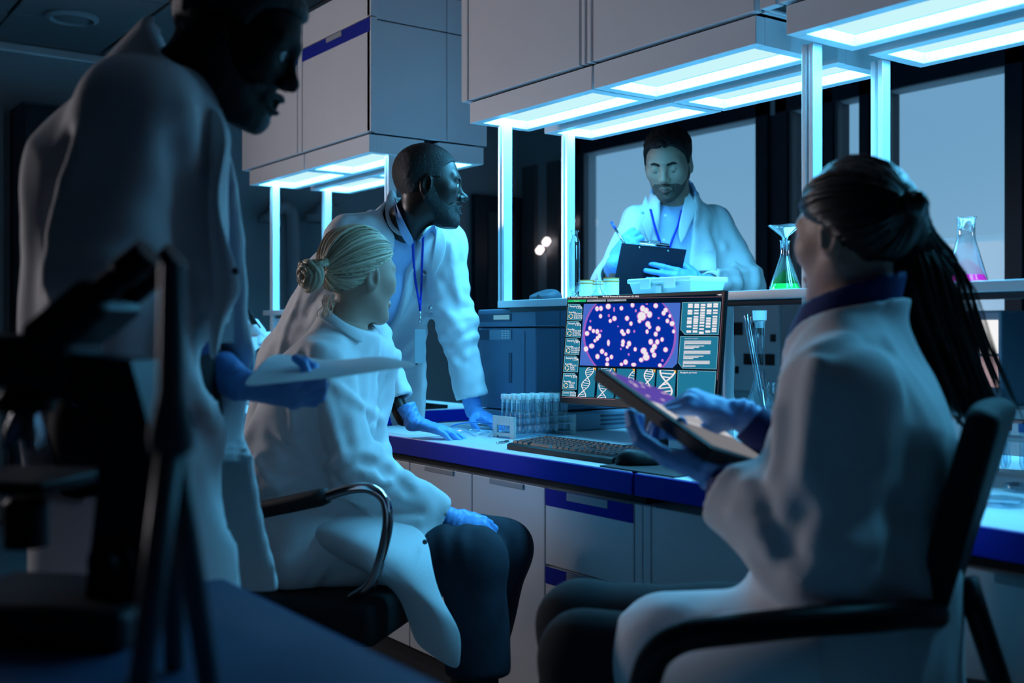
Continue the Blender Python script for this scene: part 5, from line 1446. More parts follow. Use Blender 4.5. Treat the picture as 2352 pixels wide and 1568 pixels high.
# ================================================================== seated blonde woman and her chair
def swivel_chair(label, seat_c, F, seat_z, armR, padR, shift, back, mat_arm='chrome', mirror=True):
    F = nrm(F); R_ = A([F[1], -F[0], 0]); t = thing('office_chair', label, 'chair', (seat_c[0], seat_c[1], 0))
    sc = A([seat_c[0], seat_c[1], seat_z])
    def f_seat(P):
        q = P - sc; L = np.stack([dot3(q, R_), dot3(q, F), q[:, 2]], 1)
        d = np.abs(L) - A([.235, .225, .028]); g = ln(np.maximum(d, 0)) + np.minimum(d.max(1), 0) - .025
        return g + .15*np.clip(L[:, 1]-.18, 0, 1)*0
    sdf_obj('seat', f_seat, sc-.36, sc+.36, .012, 'chair_fabric', t)
    def f_back(P):
        q = P - A(back['c']); a = nrm(back['up']); L = np.stack([dot3(q, R_), dot3(q, np.cross(R_, a)), dot3(q, a)], 1)
        w_ = np.interp(L[:, 2], [-back['h'], back['h']], [back['w0'], back['w1']])
        dx = np.abs(L[:, 0]) - w_; dz = np.abs(L[:, 2]) - back['h']; dy = np.abs(L[:, 1] - .25*L[:, 0]**2*back.get('cv', 1)) - back.get('th', .016)
        D = np.stack([dx, dy, dz], 1)
        return (ln(np.maximum(D, 0)) + np.minimum(D.max(1), 0) - back.get('rd', .024))*.9
    sdf_obj('backrest', f_back, A(back['c'])-.45, A(back['c'])+.45, .012, 'chair_fabric', t)
    MB().tube(bez([sc - F*.18 - A([0,0,.04]), sc - F*.27 - A([0,0,.02]), A(back['c']) - nrm(back['up'])*back['h']*.6 - F*.035], 12), .018, 12).build('back_support', 'black_plastic', t, True)
    for k in ((0, 1) if mirror else (0,)):
        off = (-R_*shift - F*(.27 if shift > 0 else .0))*k
        mir = lambda p: p + off
        if k and shift < 0: mir = lambda p: p + R_*(-np.dot(p - sc, R_) + min(-np.dot(p - sc, R_), .25))
        MB().tube(bez([mir(p) for p in armR], 40), back.get('ar', .0125), 14).build('arm_tube', mat_arm, t, True)
        if padR is not None: MB().tube(bez([p + off for p in padR], 14), [.016]+[.021]*12+[.017], 14).build('arm_pad', 'black_rubber', t, True)
    MB().tube([sc - A([0,0,.05]), A([sc[0], sc[1], .10])], [.028, .03], 16).build('gas_column', 'black_plastic', t, True)
    MB().lathe([(.05, .08), (.055, .10), (.04, .13), (0, .13)], (sc[0], sc[1], 0), sides=20).build('hub', 'black_plastic', t, True, 40)
    for k in range(5):
        a = k*2*math.pi/5 + .55; d = A([math.cos(a), math.sin(a), 0]); e = A([sc[0], sc[1], 0]) + d*.27
        MB().tube([A([sc[0], sc[1], .11]), e + A([0,0,.075])], [.024, .016], 10).build('base_spoke', 'black_plastic', t, True)
        MB().lathe([(.028, -.02), (.030, -.012), (.030, .012), (.028, .02)], e + A([0,0,.030]), axis=np.cross(d, (0,0,1)), sides=18).build('caster', 'black_rubber', t, True, 40)
    return t
def blonde():
    F = nrm(A([.785, .62, 0])); u = A([.62, -.785, 0])      # u = her right
    J = dict(pelvis=A([-2.62, 1.24, .565]), chest=U(738, 905, 2.83), neck=U(797, 752, 2.845), shR=U(738, 838, 2.71), elR=U(822, 1083, 2.67), wrR=U(1022, 1186, 2.74))
    J['shL'] = J['shR'] - u*.33 + A([0,0,.012]); J['elL'] = J['shL'] + A([0,0,-.27]) - F*.04; J['wrL'] = U(925, 1140, 2.93)
    J['hipR'] = A([-2.565, 1.17, .555]); J['hipL'] = J['hipR'] - u*.17
    J['knR'] = U(1092, 1285, 2.70); J['knL'] = J['knR'] - u*.15 + F*.02
    J['anR'] = A([-2.20, 1.50, .10]); J['anL'] = J['anR'] - u*.16 - F*.10; J['toeR'] = J['anR'] + F*.16 - A([0,0,.07]); J['toeL'] = J['anL'] + F*.16 - A([0,0,.07])
    t = thing('person', 'seated person with blonde hair in a bun, white coat, hand resting on the thigh', 'person', (-2.6, 1.28, 0), 'people in the laboratory')
    fr = Frame(U(824, 632, 2.85), img(.70, .71, -.04), 1.04)
    _, fh = head_obj(t, fr, 'skin_fair', [fr.w(0, -.02, -.07), J['neck']-A([0,0,.02])], 'open', .0036, extra=[frame_limbs(J)], neck_r=(.041, .050))
    brows(t, fr, 'beard_brown', fh, .8)
    short_hair(t, fr, 'hair_blonde', [(-.12, -.062), (-.07, -.058), (-.035, -.015), (.0, .022), (.025, .028), (.045, .048), (.07, .066), (.12, .08)], .007, .004, .0005)
    rng = np.random.RandomState(7); cen = A([0, -.012, .032]); rad = A([.0815, .1030, .0930])
    bun = nrm((A([0, -.112, -.004]) - cen)/rad)
    hl = [A(p) for p in ((-.074, -.035, -.030), (-.0755, -.010, .018), (-.073, .02, .032), (-.066, .044, .044), (-.048, .068, .062), (-.025, .080, .073), (0, .084, .077), (.025, .080, .073), (.048, .068, .062), (.066, .044, .044), (.073, .02, .032), (.0755, -.010, .018), (.074, -.035, -.030), (.05, -.075, -.062), (.02, -.092, -.070), (-.02, -.092, -.070), (-.05, -.075, -.062))]
    hl.append(hl[0]); cur = []
    def on(d, lift): d = nrm(d); return fr.w(*(cen + rad*d*(1+lift)))
    for i in range(420):
        s = rng.uniform(0, len(hl)-1); k = int(s); p = hl[k]*(1-(s-k)) + hl[k+1]*(s-k)
        st = rng.uniform(0, .35) if rng.rand() < .4 else 0
        a = nrm((p-cen)/rad); om = math.acos(np.clip(a @ bun, -1, 1)); w = rng.normal(size=3)*.045; lf = rng.uniform(.012, .05)
        pts = []
        for j in range(9):
            q = st + (1-st)*j/8
            d = (math.sin((1-q)*om)*a + math.sin(q*om)*bun)/max(math.sin(om), 1e-3) + w*math.sin(math.pi*q) + A([0, 0, .16*math.sin(math.pi*q)*(a[2] > .3)])
            pts.append(on(d, lf*math.sin(math.pi*min(1, .25+q))))
        cur.append((pts, rng.uniform(.0016, .0040)))
    locks('combed_hair', 'hair_blonde', t, cur, 0)
    cur = []; bc = A([0, -.142, -.010]); B = [A([1, 0, 0]), nrm(A([0, -.3, 1])), nrm(A([0, -1, -.3]))]
    for i in range(46):
        R0 = rng.uniform(.012, .038); ph = rng.uniform(0, 6.28); z0 = rng.uniform(-.016, .030)*(1.2-R0/.045); tw = rng.uniform(1.2, 2.0)
        pts = [fr.w(*(bc + B[0]*R0*math.cos(ph+q) + B[1]*R0*.95*math.sin(ph+q) + B[2]*(z0 + .006*math.sin(2*q+ph)))) for q in np.linspace(0, 3.14*tw, 14)]
        cur.append((pts, rng.uniform(.004, .0085)))
    for i in range(16):   # second twist above the coil
        ph = rng.uniform(0, 6.28); pts = [fr.w(*(bc + A([.012, .018, .012]) + B[0]*.018*math.cos(ph+q) + B[2]*.020*math.sin(ph+q) + B[1]*rng.uniform(.012, .022))) for q in np.linspace(0, 4, 10)]
        cur.append((pts, rng.uniform(.004, .007)))
    for i in range(14):   # loose neck hairs
        p = A([rng.uniform(-.045, .045), -.095, -.055]); pts = [fr.w(*(p + A([rng.normal()*.004, -.004*q, -.014*q]))) for q in range(5)]; cur.append((pts, .0012))
    locks('hair_bun', 'hair_blonde', t, cur, 0, 6)
    # coat
    cR = J['elR'] + (J['wrR']-J['elR'])*.97; cL = J['elL'] + (J['wrL']-J['elL'])*.95
    ax = nrm(J['neck']-J['pelvis']); waist = J['pelvis']*.5 + J['chest']*.5 - F*.035
    def f0(P):
        f = trunk(P, [J['pelvis']-A([0,0,.03]), J['pelvis']+A([0,0,.06]), waist, J['chest'], J['neck']-ax*.05], u, [(.210, .175), (.19, .165), (.165, .145), (.170, .130), (.085, .078)], .07)
        for s in 'RL':
            f = smin(f, rc(P, J['neck']-ax*.045, J['sh'+s], .068, .068), .06)
        f = smin(f, sleeve(P, J['shR'], J['elR'], cR, (.068, .062, .047)), .022)
        f = smin(f, sleeve(P, J['shL'], J['elL'], cL, (.068, .062, .047)), .022)
        f = smin(f, es(P, J['hipR']+A([0,0,.01]), J['hipR']*.36+J['knR']*.64+A([0,0,.005]), u, (.115, .105), (.098, .088)), .05)
        f = smin(f, es(P, J['hipL']+A([0,0,.01]), J['hipL']*.5+J['knL']*.5, u, (.115, .105), (.098, .088)), .05)
        return f
    fpx = [((690, 800), (720, 900), (725, 1000)), ((640, 830), (670, 920), (680, 990)), ((610, 1000), (690, 1050), (730, 1120)), ((745, 900), (770, 1000), (790, 1060)), ((700, 1000), (760, 1090), (800, 1130)), ((590, 1060), (620, 1110), (680, 1150)),
           ((835, 1060), (870, 1070), (885, 1095)), ((840, 1090), (880, 1105), (905, 1100)), ((890, 1080), (940, 1130)), ((760, 880), (830, 930), (870, 960)), ((820, 1140), (880, 1165), (960, 1180)), ((740, 1190), (830, 1215), (960, 1190))]
    fl = [[hit(px, py, f0) for px, py in l] for l in fpx]
    def f_coat(P):
        f = f0(P) + .0048*waves(P, 17, ax, 46) + .006*rings(P, J['shR'], J['elR'], 1., .35, 130, 6) + .006*rings(P, J['elR'], cR, .0, .4, 140, 7) + .0028*waves(P, 18, ax + F*.6, 90)
        for i, l in enumerate(fl): f = f + (.015 if i % 2 == 0 else -.015)*crease(P, l, .013)
        f = smax(f, plane(P, J['neck'] + ax*.010, ax + F*.15), .01)
        nb = J['neck']; upx = nrm(fr.w(0, -.02, -.05) - nb); ring = np.abs(rc(P, nb - upx*.05, nb + upx*.08, .083, .066)) - .0065
        f = smin(f, np.maximum(ring, plane(P, nb + upx*.034, upx + F*.55)), .014)
        f = smax(f, -(P[:, 2]-.452), .01)
        f = cuff_cut(f, P, J['elR'], cR, J['wrR'], .034); return cuff_cut(f, P, J['elL'], cL, J['wrL'], .034)
    lo, hi = bounds([J[k] for k in ('pelvis', 'neck', 'shR', 'shL', 'elR', 'elL')] + [cR, cL, J['hipR']*.36+J['knR']*.64, J['pelvis']-F*.08], .15)
    sdf_obj('lab_coat', f_coat, lo, hi, .0065, 'coat_white', t)
    # coat skirt falling over the near thigh
    g = [[(680, 1150, 2.74), (790, 1165, 2.70), (890, 1185, 2.67), (985, 1212, 2.66)], [(670, 1195, 2.68), (810, 1235, 2.55), (910, 1262, 2.54), (993, 1290, 2.56)],
         [(700, 1240, 2.66), (850, 1298, 2.53), (940, 1330, 2.51), (1010, 1365, 2.53)], [(790, 1290, 2.64), (925, 1345, 2.53), (985, 1385, 2.50), (1042, 1418, 2.52)],
         [(900, 1340, 2.60), (962, 1398, 2.54), (1008, 1430, 2.50), (1062, 1458, 2.53)], [(930, 1400, 2.60), (962, 1445, 2.56), (1010, 1485, 2.51), (1060, 1505, 2.54)], [(950, 1470, 2.58), (968, 1490, 2.57), (1012, 1520, 2.53), (1056, 1546, 2.56)]]
    sheet([[U(*p) for p in r] for r in g], 'coat_skirt', 'coat_white', t, .004, 3)
    MB().tube([hit(760, 1213, f_coat), hit(850, 1216, f_coat), hit(925, 1208, f_coat)], .0022, 6).build('pocket_seam', 'coat_white', t, True)
    p = U(976, 1244, 2.585); MB().lathe([(.006, 0), (.006, .002), (.004, .003), (0, .002)], p, axis=-FW, sides=14).build('button', 'gunmetal', t, True)
    laid(t, 'collar', [[(742, 712), (760, 722), (790, 742), (815, 758), (832, 770)], [(735, 735), (755, 748), (785, 768), (812, 785), (830, 792)]], lambda P: np.minimum(f_coat(P), fh(P)-.02), 'coat_white', .008, .005)
    # trousers
    def f_tr(P):
        f = trunk(P, [J['pelvis']-A([0,0,.02]), J['pelvis']+A([0,0,.08])], u, [(.18, .15), (.16, .13)])
        for s in 'RL':
            a = J['an'+s]; kn = J['kn'+s]; hem = kn + (a-kn)*.62
            f = smin(f, smin(rc(P, J['hip'+s], kn, .095, .078), rc(P, kn, hem, .078, .082), .035), .03)
        f = f + .003*waves(P, 8, (.3, .3, 1), 45) + .003*rings(P, J['hipR'], J['knR'], .9, .3, 130, 3)
        a = J['anR']; kn = J['knR']
        for s in 'RL':
            a, kn = J['an'+s], J['kn'+s]; f = np.where(sph(P, kn + (a-kn)*.62, .14) < 0, smax(f, plane(P, kn + (a-kn)*.66, a-kn), .006), f)
        return f
    lo, hi = bounds([J[k] for k in ('pelvis', 'hipR', 'hipL', 'knR', 'knL', 'anR', 'anL')], .14)
    sdf_obj('trousers', f_tr, lo, hi, .0085, 'trouser_dark', t)
    for s in 'RL':
        MB().tube([J['an'+s], J['an'+s] + (J['kn'+s]-J['an'+s])*.5], [.043, .056], 16).build('sock', 'trouser_black', t, True)
        shoe(t, J['an'+s], J['toe'+s])
    D = nrm(J['knR']-J['hipR'] + A([0,0,-.10])); DL = nrm(D + A([0,0,.0])); N = nrm(img(.15, -.75, .65)); W = J['wrR'] + D*.012
    H = hand_caps(W, D, N, np.cross(N, D), .90, ((45, 50, 25), (48, 50, 25), (50, 55, 25), (52, 55, 25)), (5, 1, -3, -8), ((.6, .5, -.6), (.8, .3, -.5), (.9, .1, -.4)))
    glove(t, H, J['elR'], seed=9)
    H = hand_caps(J['wrL'], D, N, np.cross(D, N), .90, ((35, 45, 25),)*4); glove(t, H, J['elL'], seed=10, h=.0035)
    # chair
    arm = [U(742, 1142, 2.49), U(800, 1124, 2.47), U(848, 1122, 2.46), U(882, 1145, 2.46), U(891, 1190, 2.46), U(884, 1245, 2.47), U(868, 1305, 2.49), U(847, 1346, 2.53), U(800, 1378, 2.60)]
    pad = [U(520, 1186, 2.60), U(600, 1170, 2.56), U(680, 1154, 2.52), U(754, 1138, 2.49)]
    pc = J['pelvis'] - F*.21
    swivel_chair('black office chair with chrome armrests under the blonde woman', J['pelvis'] + F*.05, F, .398, arm, pad, .56, dict(c=A([pc[0], pc[1], .60]), up=nrm(A([0,0,1]) - F*.12), h=.14, w0=.20, w1=.19))
    return t
blonde()
# ================================================================== standing man with the clipboard
def clip_man():
    J = dict(pelvis=U(1552, 835, 4.28), chest=U(1552, 600, 4.27), neck=U(1549, 458, 4.20), shR=U(1468, 512, 4.19), shL=U(1642, 514, 4.31),
             elR=U(1400, 655, 4.19), wrR=U(1412, 622, 3.99), elL=U(1712, 655, 4.22), wrL=U(1618, 655, 4.02))
    J['hipR'] = J['pelvis'] - RT*.10 - A([0,0,.03]); J['hipL'] = J['pelvis'] + RT*.10 - A([0,0,.03])
    for s, q in (('R', -1), ('L', 1)):
        J['kn'+s] = J['hip'+s] + RT*.02*q - A([0,0,.45]); J['an'+s] = A([*J['kn'+s][:2], .09]); J['toe'+s] = J['an'+s] - FW*.16 - A([0,0,.06])
    t = thing('person', 'standing bearded person writing on a clipboard behind the shelf', 'person', (*J['pelvis'][:2], 0), 'people in the laboratory')
    fr = Frame(U(1535, 374, 4.10), img(-.30, -.86, -.40), 1.07)
    _, fh = head_obj(t, fr, 'skin_tan', [fr.w(0, -.025, -.07), J['neck']-A([0,0,.03])], 'down', .0028, 1.0, 1.03, extra=[frame_limbs(J)], neck_r=(.062, .068), eyes=False)
    short_hair(t, fr, 'hair_brown', [(-.12, -.05), (-.05, -.045), (-.035, .0), (.0, .024), (.016, .006), (.030, .000), (.040, .040), (.056, .066), (.075, .078), (.12, .086)], .015, .0032, .0022, freq=150, side=.006, ragged=.005)
    beard(t, fr, 'beard_brown', .0016, .0028); tufts(t, fr, 'hair_brown', fh, 520, lambda p: p[2] > .060 + (.020 if p[1] > .06 else 0) - .25*max(0, -p[1]-.02), lambda p: (.15, .75 if p[1] > .02 else -.3, .9), (.014, .026), .0026, base=.011); brows(t, fr, 'hair_brown', fh, 1.1); lashes(t, fr, 'hair_brown'); lips_obj(t, fr, 'down')
    u = RT; F = -FW; ax = nrm(J['neck']-J['pelvis']); waist = (J['pelvis']+J['chest'])/2
    def f_shirt(P):
        f = trunk(P, [J['pelvis'], waist, J['chest'], J['neck']-A([0,0,.03])], u, [(.165, .12), (.155, .115), (.180, .118), (.075, .072)])
        ua = nrm(fr.w(0, -.03, -.06) - J['neck']); q = P - J['neck']
        ring = np.maximum(np.abs(rc(P, J['neck'] - ua*.07, J['neck'] + ua*.08, .090, .077)) - .006, plane(P, J['neck'] + ua*.034, ua + F*.75))
        ring = np.maximum(ring, -np.maximum(np.abs(dot3(q, u)) - np.clip(.012 + .35*(q[:, 2] + .07), .004, .06), -dot3(q, F)))
        f = smin(f, rc(P, J['shR'], J['shL'], .05, .05), .06)
        return np.minimum(f, ring) + .0018*waves(P, 41, (0,0,1), 60)
    lo, hi = bounds([J['pelvis'], J['neck'], J['shR'], J['shL']], .18)
    sdf_obj('shirt', f_shirt, lo, hi, .008, 'shirt_blue', t)
    cR = J['elR'] + (J['wrR']-J['elR'])*.72; cL = J['elL'] + (J['wrL']-J['elL'])*.90; hem = J['pelvis'] - A([0,0,.33])
    def f0(P):
        f = trunk(P, [hem, J['pelvis'], waist, J['chest'], J['neck']-A([0,0,.05])], u, [(.25, .17), (.215, .150), (.180, .140), (.185, .132), (.10, .088)], .06)
        for s in 'RL': f = smin(f, rc(P, J['neck']-A([0,0,.045]), J['sh'+s], .062, .062), .05)
        f = smin(f, sleeve(P, J['shR'], J['elR'], cR, (.066, .066, .060)), .03)
        return smin(f, sleeve(P, J['shL'], J['elL'], cL, (.066, .068, .058)), .03)
    fpx = [((1470, 500), (1450, 560), (1420, 620)), ((1455, 540), (1460, 620)), ((1665, 560), (1690, 620), (1700, 660)), ((1640, 540), (1660, 600), (1660, 640)), ((1640, 625), (1690, 615)), ((1385, 600), (1400, 640)), ((1640, 660), (1700, 650))]
    fl = [[hit(px, py, f0) for px, py in l] for l in fpx]
    def f_coat(P):
        f = f0(P) + .0035*waves(P, 51, (0,0,1), 50) + .0015*waves(P, 52, (.2,.2,1), 110) + .004*rings(P, J['shL'], J['elL'], .95, .4, 100, 2) + .004*rings(P, J['elL'], cL, .1, .5, 100, 3) + .004*rings(P, J['elR'], cR, .4, .6, 110, 4)
        for i, l in enumerate(fl): f = f + (.009 if i % 2 else -.010)*crease(P, l, .018)
        q = P - J['neck']; dn = -q[:, 2]; lat = dot3(q, u) + .03*dn
        wv = np.interp(dn, [-.06, .0, .10, .25, .45, .9], [.066, .066, .066, .055, .075, .11])
        wedge = np.maximum(np.abs(lat) - wv, -(dot3(q, F) + .02))
        f = smax(f, -wedge, .012); f = smax(f, q[:, 2] - .012, .01)
        ring = np.abs(rc(P, J['neck']-A([0,0,.06]), J['neck']+A([0,0,.08]), .096, .082)) - .007
        f = smin(f, np.maximum(np.maximum(ring, plane(P, J['neck']+A([0,0,.028]), A([0,0,1])+F*.5)), -wedge), .012)
        f = smax(f, -(P[:, 2] - hem[2]), .01)
        f = cuff_cut(f, P, J['elR'], cR, J['wrR'], .044); return cuff_cut(f, P, J['elL'], cL, J['wrL'], .042)
    lo, hi = bounds([J[k] for k in ('pelvis', 'neck', 'shR', 'shL', 'elR', 'elL', 'wrR', 'wrL')] + [hem - RT*.25, hem + RT*.25], .13)
    sdf_obj('lab_coat', f_coat, lo, hi, .0075, 'coat_white', t)
    fm = f0
    fn = lambda P: f_shirt(P) - .004
    laid(t, 'lapel', [[(1486, 444), (1478, 468), (1468, 490)], [(1490, 468), (1482, 490), (1472, 510)], [(1494, 495), (1486, 515), (1478, 530)], [(1497, 525), (1494, 545), (1490, 560)]], fm, 'coat_white', .008, .005)
    laid(t, 'lapel', [[(1576, 432), (1588, 455), (1600, 480)], [(1570, 462), (1580, 485), (1588, 505)], [(1562, 495), (1570, 520), (1575, 540)], [(1556, 530), (1560, 550), (1562, 565)]], fm, 'coat_white', .008, .005)
    if 0: laid(t, 'shirt_collar', [[(1491, 446), (1498, 458), (1508, 470), (1526, 486)], [(1489, 466), (1494, 478), (1502, 486), (1517, 492)]], fn, 'shirt_blue', .012, .004)
    if 0: laid(t, 'shirt_collar', [[(1572, 438), (1562, 452), (1550, 468), (1530, 487)], [(1576, 456), (1572, 470), (1564, 482), (1546, 484)]], fn, 'shirt_blue', .012, .004)
    fn = lambda P: np.minimum(f_shirt(P) - .004, f_coat(P))
    ribbon([hit(x, y, fn, off=.006) for x, y in ((1494, 480), (1504, 520), (1516, 556), (1522, 575))], RT, .009, 'lanyard', 'lanyard_blue', t)
    ribbon([hit(x, y, fn, off=.006) for x, y in ((1566, 482), (1558, 515), (1545, 548), (1537, 572))], RT, .009, 'lanyard', 'lanyard_blue', t)
    for px, py in ((1528.5, 495), (1524.5, 551)): button(t, px, py, f_shirt, .006, 'white_plastic')
    for px, py in ((1476, 489), (1580, 494), (1557, 562)): button(t, px, py, f_coat, .0062, 'note_blue')
    pk = [hit(x, y, f_coat, off=.002) for x, y in ((1583, 575), (1645, 572), (1645, 620), (1583, 622))]
    sheet([[pk[0], (pk[0]+pk[1])/2, pk[1]], [pk[3], (pk[2]+pk[3])/2, pk[2]]], 'chest_pocket', 'coat_white', t, .003, 0)
    def f_tr(P):
        f = trunk(P, [J['pelvis']-A([0,0,.03]), J['pelvis']+A([0,0,.08])], u, [(.17, .13), (.15, .12)])
        for s in 'RL': f = smin(f, smin(rc(P, J['hip'+s], J['kn'+s], .10, .075), rc(P, J['kn'+s], J['an'+s]+A([0,0,.02]), .075, .068), .04), .04)
        return smax(f, -(P[:, 2]-.075), .004)
    lo, hi = bounds([J[k] for k in ('pelvis', 'hipR', 'hipL', 'anR', 'anL')], .14)
    sdf_obj('trousers', f_tr, lo, hi, .013, 'trouser_black', t)
    for s in 'RL': shoe(t, J['an'+s], J['toe'+s])
    D = nrm(img(.55, -.15, .80)); N = nrm(img(-.45, -.88, .1)); W = U(1412, 607, 3.97)
    H = hand_caps(W, D, N, np.cross(N, D), 1.08, ((42, 70, 45), (48, 75, 45), (52, 78, 45), (55, 78, 45)), (3, 1, -2, -5), ((.75, .25, -.5), (.75, .1, -.65), (.7, 0, -.7)))
    glove(t, H, J['elR'], seed=11)
    D = nrm(img(-.97, -.14, .17)); N = nrm(img(-.05, -1, .05)); W = U(1614, 652, 3.895)
    H = hand_caps(W, D, N, np.cross(D, N), 1.08, ((8, 8, 6), (8, 8, 6), (10, 10, 8), (14, 12, 10)), (5, 1, -3, -8), ((.5, .55, -.7), (.8, .3, -.5), (.9, .1, -.2)))
    glove(t, H, J['elL'], seed=12)
    # clipboard (held) and pen
    TL, TR = U(1428, 558, 3.845), U(1577, 573, 3.885); a = nrm(TR-TL); dn = nrm(FW*.42 - A([0,0,.90])); dn = nrm(dn - a*np.dot(dn, a)); n = np.cross(a, dn)
    if np.dot(n, FW) > 0: n = -n
    Wd = float(np.linalg.norm(TR-TL)); c = TL + a*Wd/2 + dn*.155
    cb = thing('clipboard', 'dark clipboard with a chrome clip held up by the bearded man', 'clipboard', c)
    MB().obox(c, a, dn, n, (Wd, .31, .0035), .001).build('board', 'clip_board', cb)
    MB().obox(TL + a*Wd*.5 - dn*.002 - n*.006, a, dn, n, (Wd*.45, .022, .010), .004).build('clip', 'chrome', cb)
    MB().tube([TL + a*Wd*.27 - dn*.003, TL + a*Wd*.73 - dn*.003], .0045, 10).build('clip_bar', 'chrome', cb, True)
    MB().obox(TL + a*Wd*.5 - dn*.010 - n*.006, a, dn, n, (Wd*.16, .018, .004), .001).build('clip_tab', 'chrome', cb)
    for k in (.28, .72): MB().lathe([(.004, 0), (.003, .0015), (0, .0015)], TL + a*Wd*k + dn*.010 + n*.0018, axis=n, sides=10).build('rivet', 'chrome', cb)
    MB().obox(c + dn*.01 - n*.003, a, dn, n, (Wd*.93, .28, .0012)).build('paper', 'paper', cb)
    pn_ = thing('pen', 'blue-capped pen in the bearded man\'s gloved hand', 'pen', U(1418, 530, 3.93))
    p0, p1 = U(1404, 510, 3.96), U(1436, 562, 3.90)
    MB().tube([p0 + (p1-p0)*.3, p1], .0045, 10).build('barrel', 'steel', pn_, True); MB().tube([p0, p0 + (p1-p0)*.3], [.005, .0052], 10).build('cap', 'pen_blue', pn_, True)
    return t
clip_man()
# ================================================================== dark-haired woman with the tablet
def tablet_woman():
    F = nrm(A([-.9, -.43, 0])); u = A([F[1], -F[0], 0])     # her right
    C = A([-1.085, 1.475, 0])
    J = dict(pelvis=C + A([-.0, -.01, .575]), chest=C + A([0, 0, .90]), neck=U(1948, 728, 1.79), shR=C + u*.165 + A([0,0,.995]), shL=C - u*.165 + A([0,0,.995]),
             elL=U(1885, 1290, 1.57), wrL=U(1660, 1108, 1.73), elR=A([-1.13, 1.55, .77]), wrR=U(1722, 968, 1.86))
    J['hipR'] = J['pelvis'] + u*.08; J['hipL'] = J['pelvis'] - u*.08
    J['knR'] = U(1330, 1432, 2.0); J['knL'] = U(1345, 1512, 1.80)
    J['anR'] = J['knR'] + F*.03 + A([0,0,-J['knR'][2]+.1]); J['anL'] = J['knL'] + F*.0 + A([0,0,-J['knL'][2]+.1])
    for s in 'RL': J['toe'+s] = J['an'+s] + F*.16 - A([0,0,.07])
    t = thing('person', 'seated person with a dark ponytail and white coat tapping a tablet', 'person', (C[0], C[1], 0), 'people in the laboratory')
    fr = Frame(U(1958, 540, 1.80), img(-.56, .83, -.02), .985)
    _, fh = head_obj(t, fr, 'skin_fair', [fr.w(0, -.02, -.07), J['neck']-A([0,0,.03])], 'open', .0036, extra=[frame_limbs(J)], neck_r=(.044, .052))
    brows(t, fr, 'hair_dark', fh, .8)
    short_hair(t, fr, 'hair_dark', [(-.12, -.085), (-.06, -.075), (-.035, -.01), (.0, .02), (.025, .022), (.042, .045), (.07, .066), (.12, .08)], .009, .004, .0008)
    rng = np.random.RandomState(3); cen = A([0, -.012, .032]); rad = A([.081, .102, .092]); tie_l = A([0, -.118, .040]); tie = nrm((tie_l - cen)/rad); cur = []
    hl = [A(p) for p in ((-.074, -.035, -.030), (-.0755, -.010, .012), (-.073, .02, .026), (-.066, .044, .040), (-.048, .068, .060), (0, .084, .077), (.048, .068, .060), (.066, .044, .040), (.073, .02, .026), (.0755, -.010, .012), (.074, -.035, -.030), (.05, -.080, -.070), (0, -.095, -.082), (-.05, -.080, -.070))]; hl.append(hl[0])
    for i in range(240):
        s = rng.uniform(0, len(hl)-1); k = int(s); p = hl[k]*(1-(s-k)) + hl[k+1]*(s-k); a = nrm((p-cen)/rad); om = math.acos(np.clip(a @ tie, -1, 1)); w = rng.normal(size=3)*.05; lf = rng.uniform(.01, .07); pts = []
        for j in range(9):
            q = j/8; d = (math.sin((1-q)*om)*a + math.sin(q*om)*tie)/max(math.sin(om), 1e-3) + w*math.sin(math.pi*q); pts.append(fr.w(*(cen + rad*nrm(d)*(1+lf*math.sin(math.pi*min(1, .25+q))))))
        cur.append((pts, rng.uniform(.003, .006)))
    locks('combed_hair', 'hair_dark', t, cur, 0)
    cur = []; T0 = fr.w(*tie_l)
    path = [T0, U(2085, 555, 1.86), U(2108, 650, 1.86), U(2140, 750, 1.86), U(2180, 850, 1.85), U(2215, 935, 1.83)]
    def f_tail(P):
        f = None
        for k in range(5):
            c = rc(P, path[k], path[k+1], (.022, .040, .047, .046, .038)[k], (.040, .047, .046, .038, .020)[k]); f = c if f is None else smin(f, c, .03)
        return f + .003*waves(P, 5, path[4]-path[1], 220, 6)
    lo, hi = bounds(path, .07)
    sdf_obj('ponytail_core', f_tail, lo, hi, .005, 'hair_dark', t)
    for i in range(480):
        o1 = rng.normal(size=3)*A([.026, .026, .012]); o2 = o1*.6 + rng.normal(size=3)*.010; L = rng.uniform(.72, 1.06)
        if rng.rand() < .03: o2 = o2 + RT*rng.uniform(.0, .04) + A([0,0,.01])
        pts = []
        for j, q in enumerate(np.linspace(0, L, 9)):
            s = q*(len(path)-1); k = min(int(s), len(path)-2); b = path[k]*(1-(s-k)) + path[k+1]*(s-k); pts.append(b + o1*1.25*min(1, q*3)*(1-.5*q) + o2*q*.8)
        cur.append((bez(pts, 12), rng.uniform(.0016, .0042)))
    locks('ponytail', 'hair_dark', t, cur, 0)
    MB().tube([T0 + fr.w(.016*math.cos(a), -.004, .016*math.sin(a)) - fr.o for a in np.linspace(0, 6.28, 20)[:-1]], .006, 8, closed=True).build('hair_tie', 'black_rubber', t, True)
    # navy scrub collar
    nb = J['neck']; upx = nrm(fr.w(0, -.02, -.06) - nb)
    def f_scrub(P):
        ax = nrm(J['neck']-J['pelvis'])
        f = trunk(P, [J['pelvis'], J['chest'], J['neck']-ax*.04], u, [(.15, .11), (.16, .105), (.075, .066)])
        f = smin(f, rc(P, J['shR'], J['shL'], .05, .05), .05)
        ring = np.maximum(np.abs(rc(P, nb - upx*.06, nb + upx*.08, .078, .062)) - .007, plane(P, nb + upx*.050, upx + F*.6))
        return smin(f, ring, .01)
    lo, hi = bounds([J['pelvis'], J['neck'], J['shR'], J['shL'], nb + upx*.08], .16)
    sdf_obj('scrub_top', f_scrub, lo, hi, .007, 'navy_cloth', t)
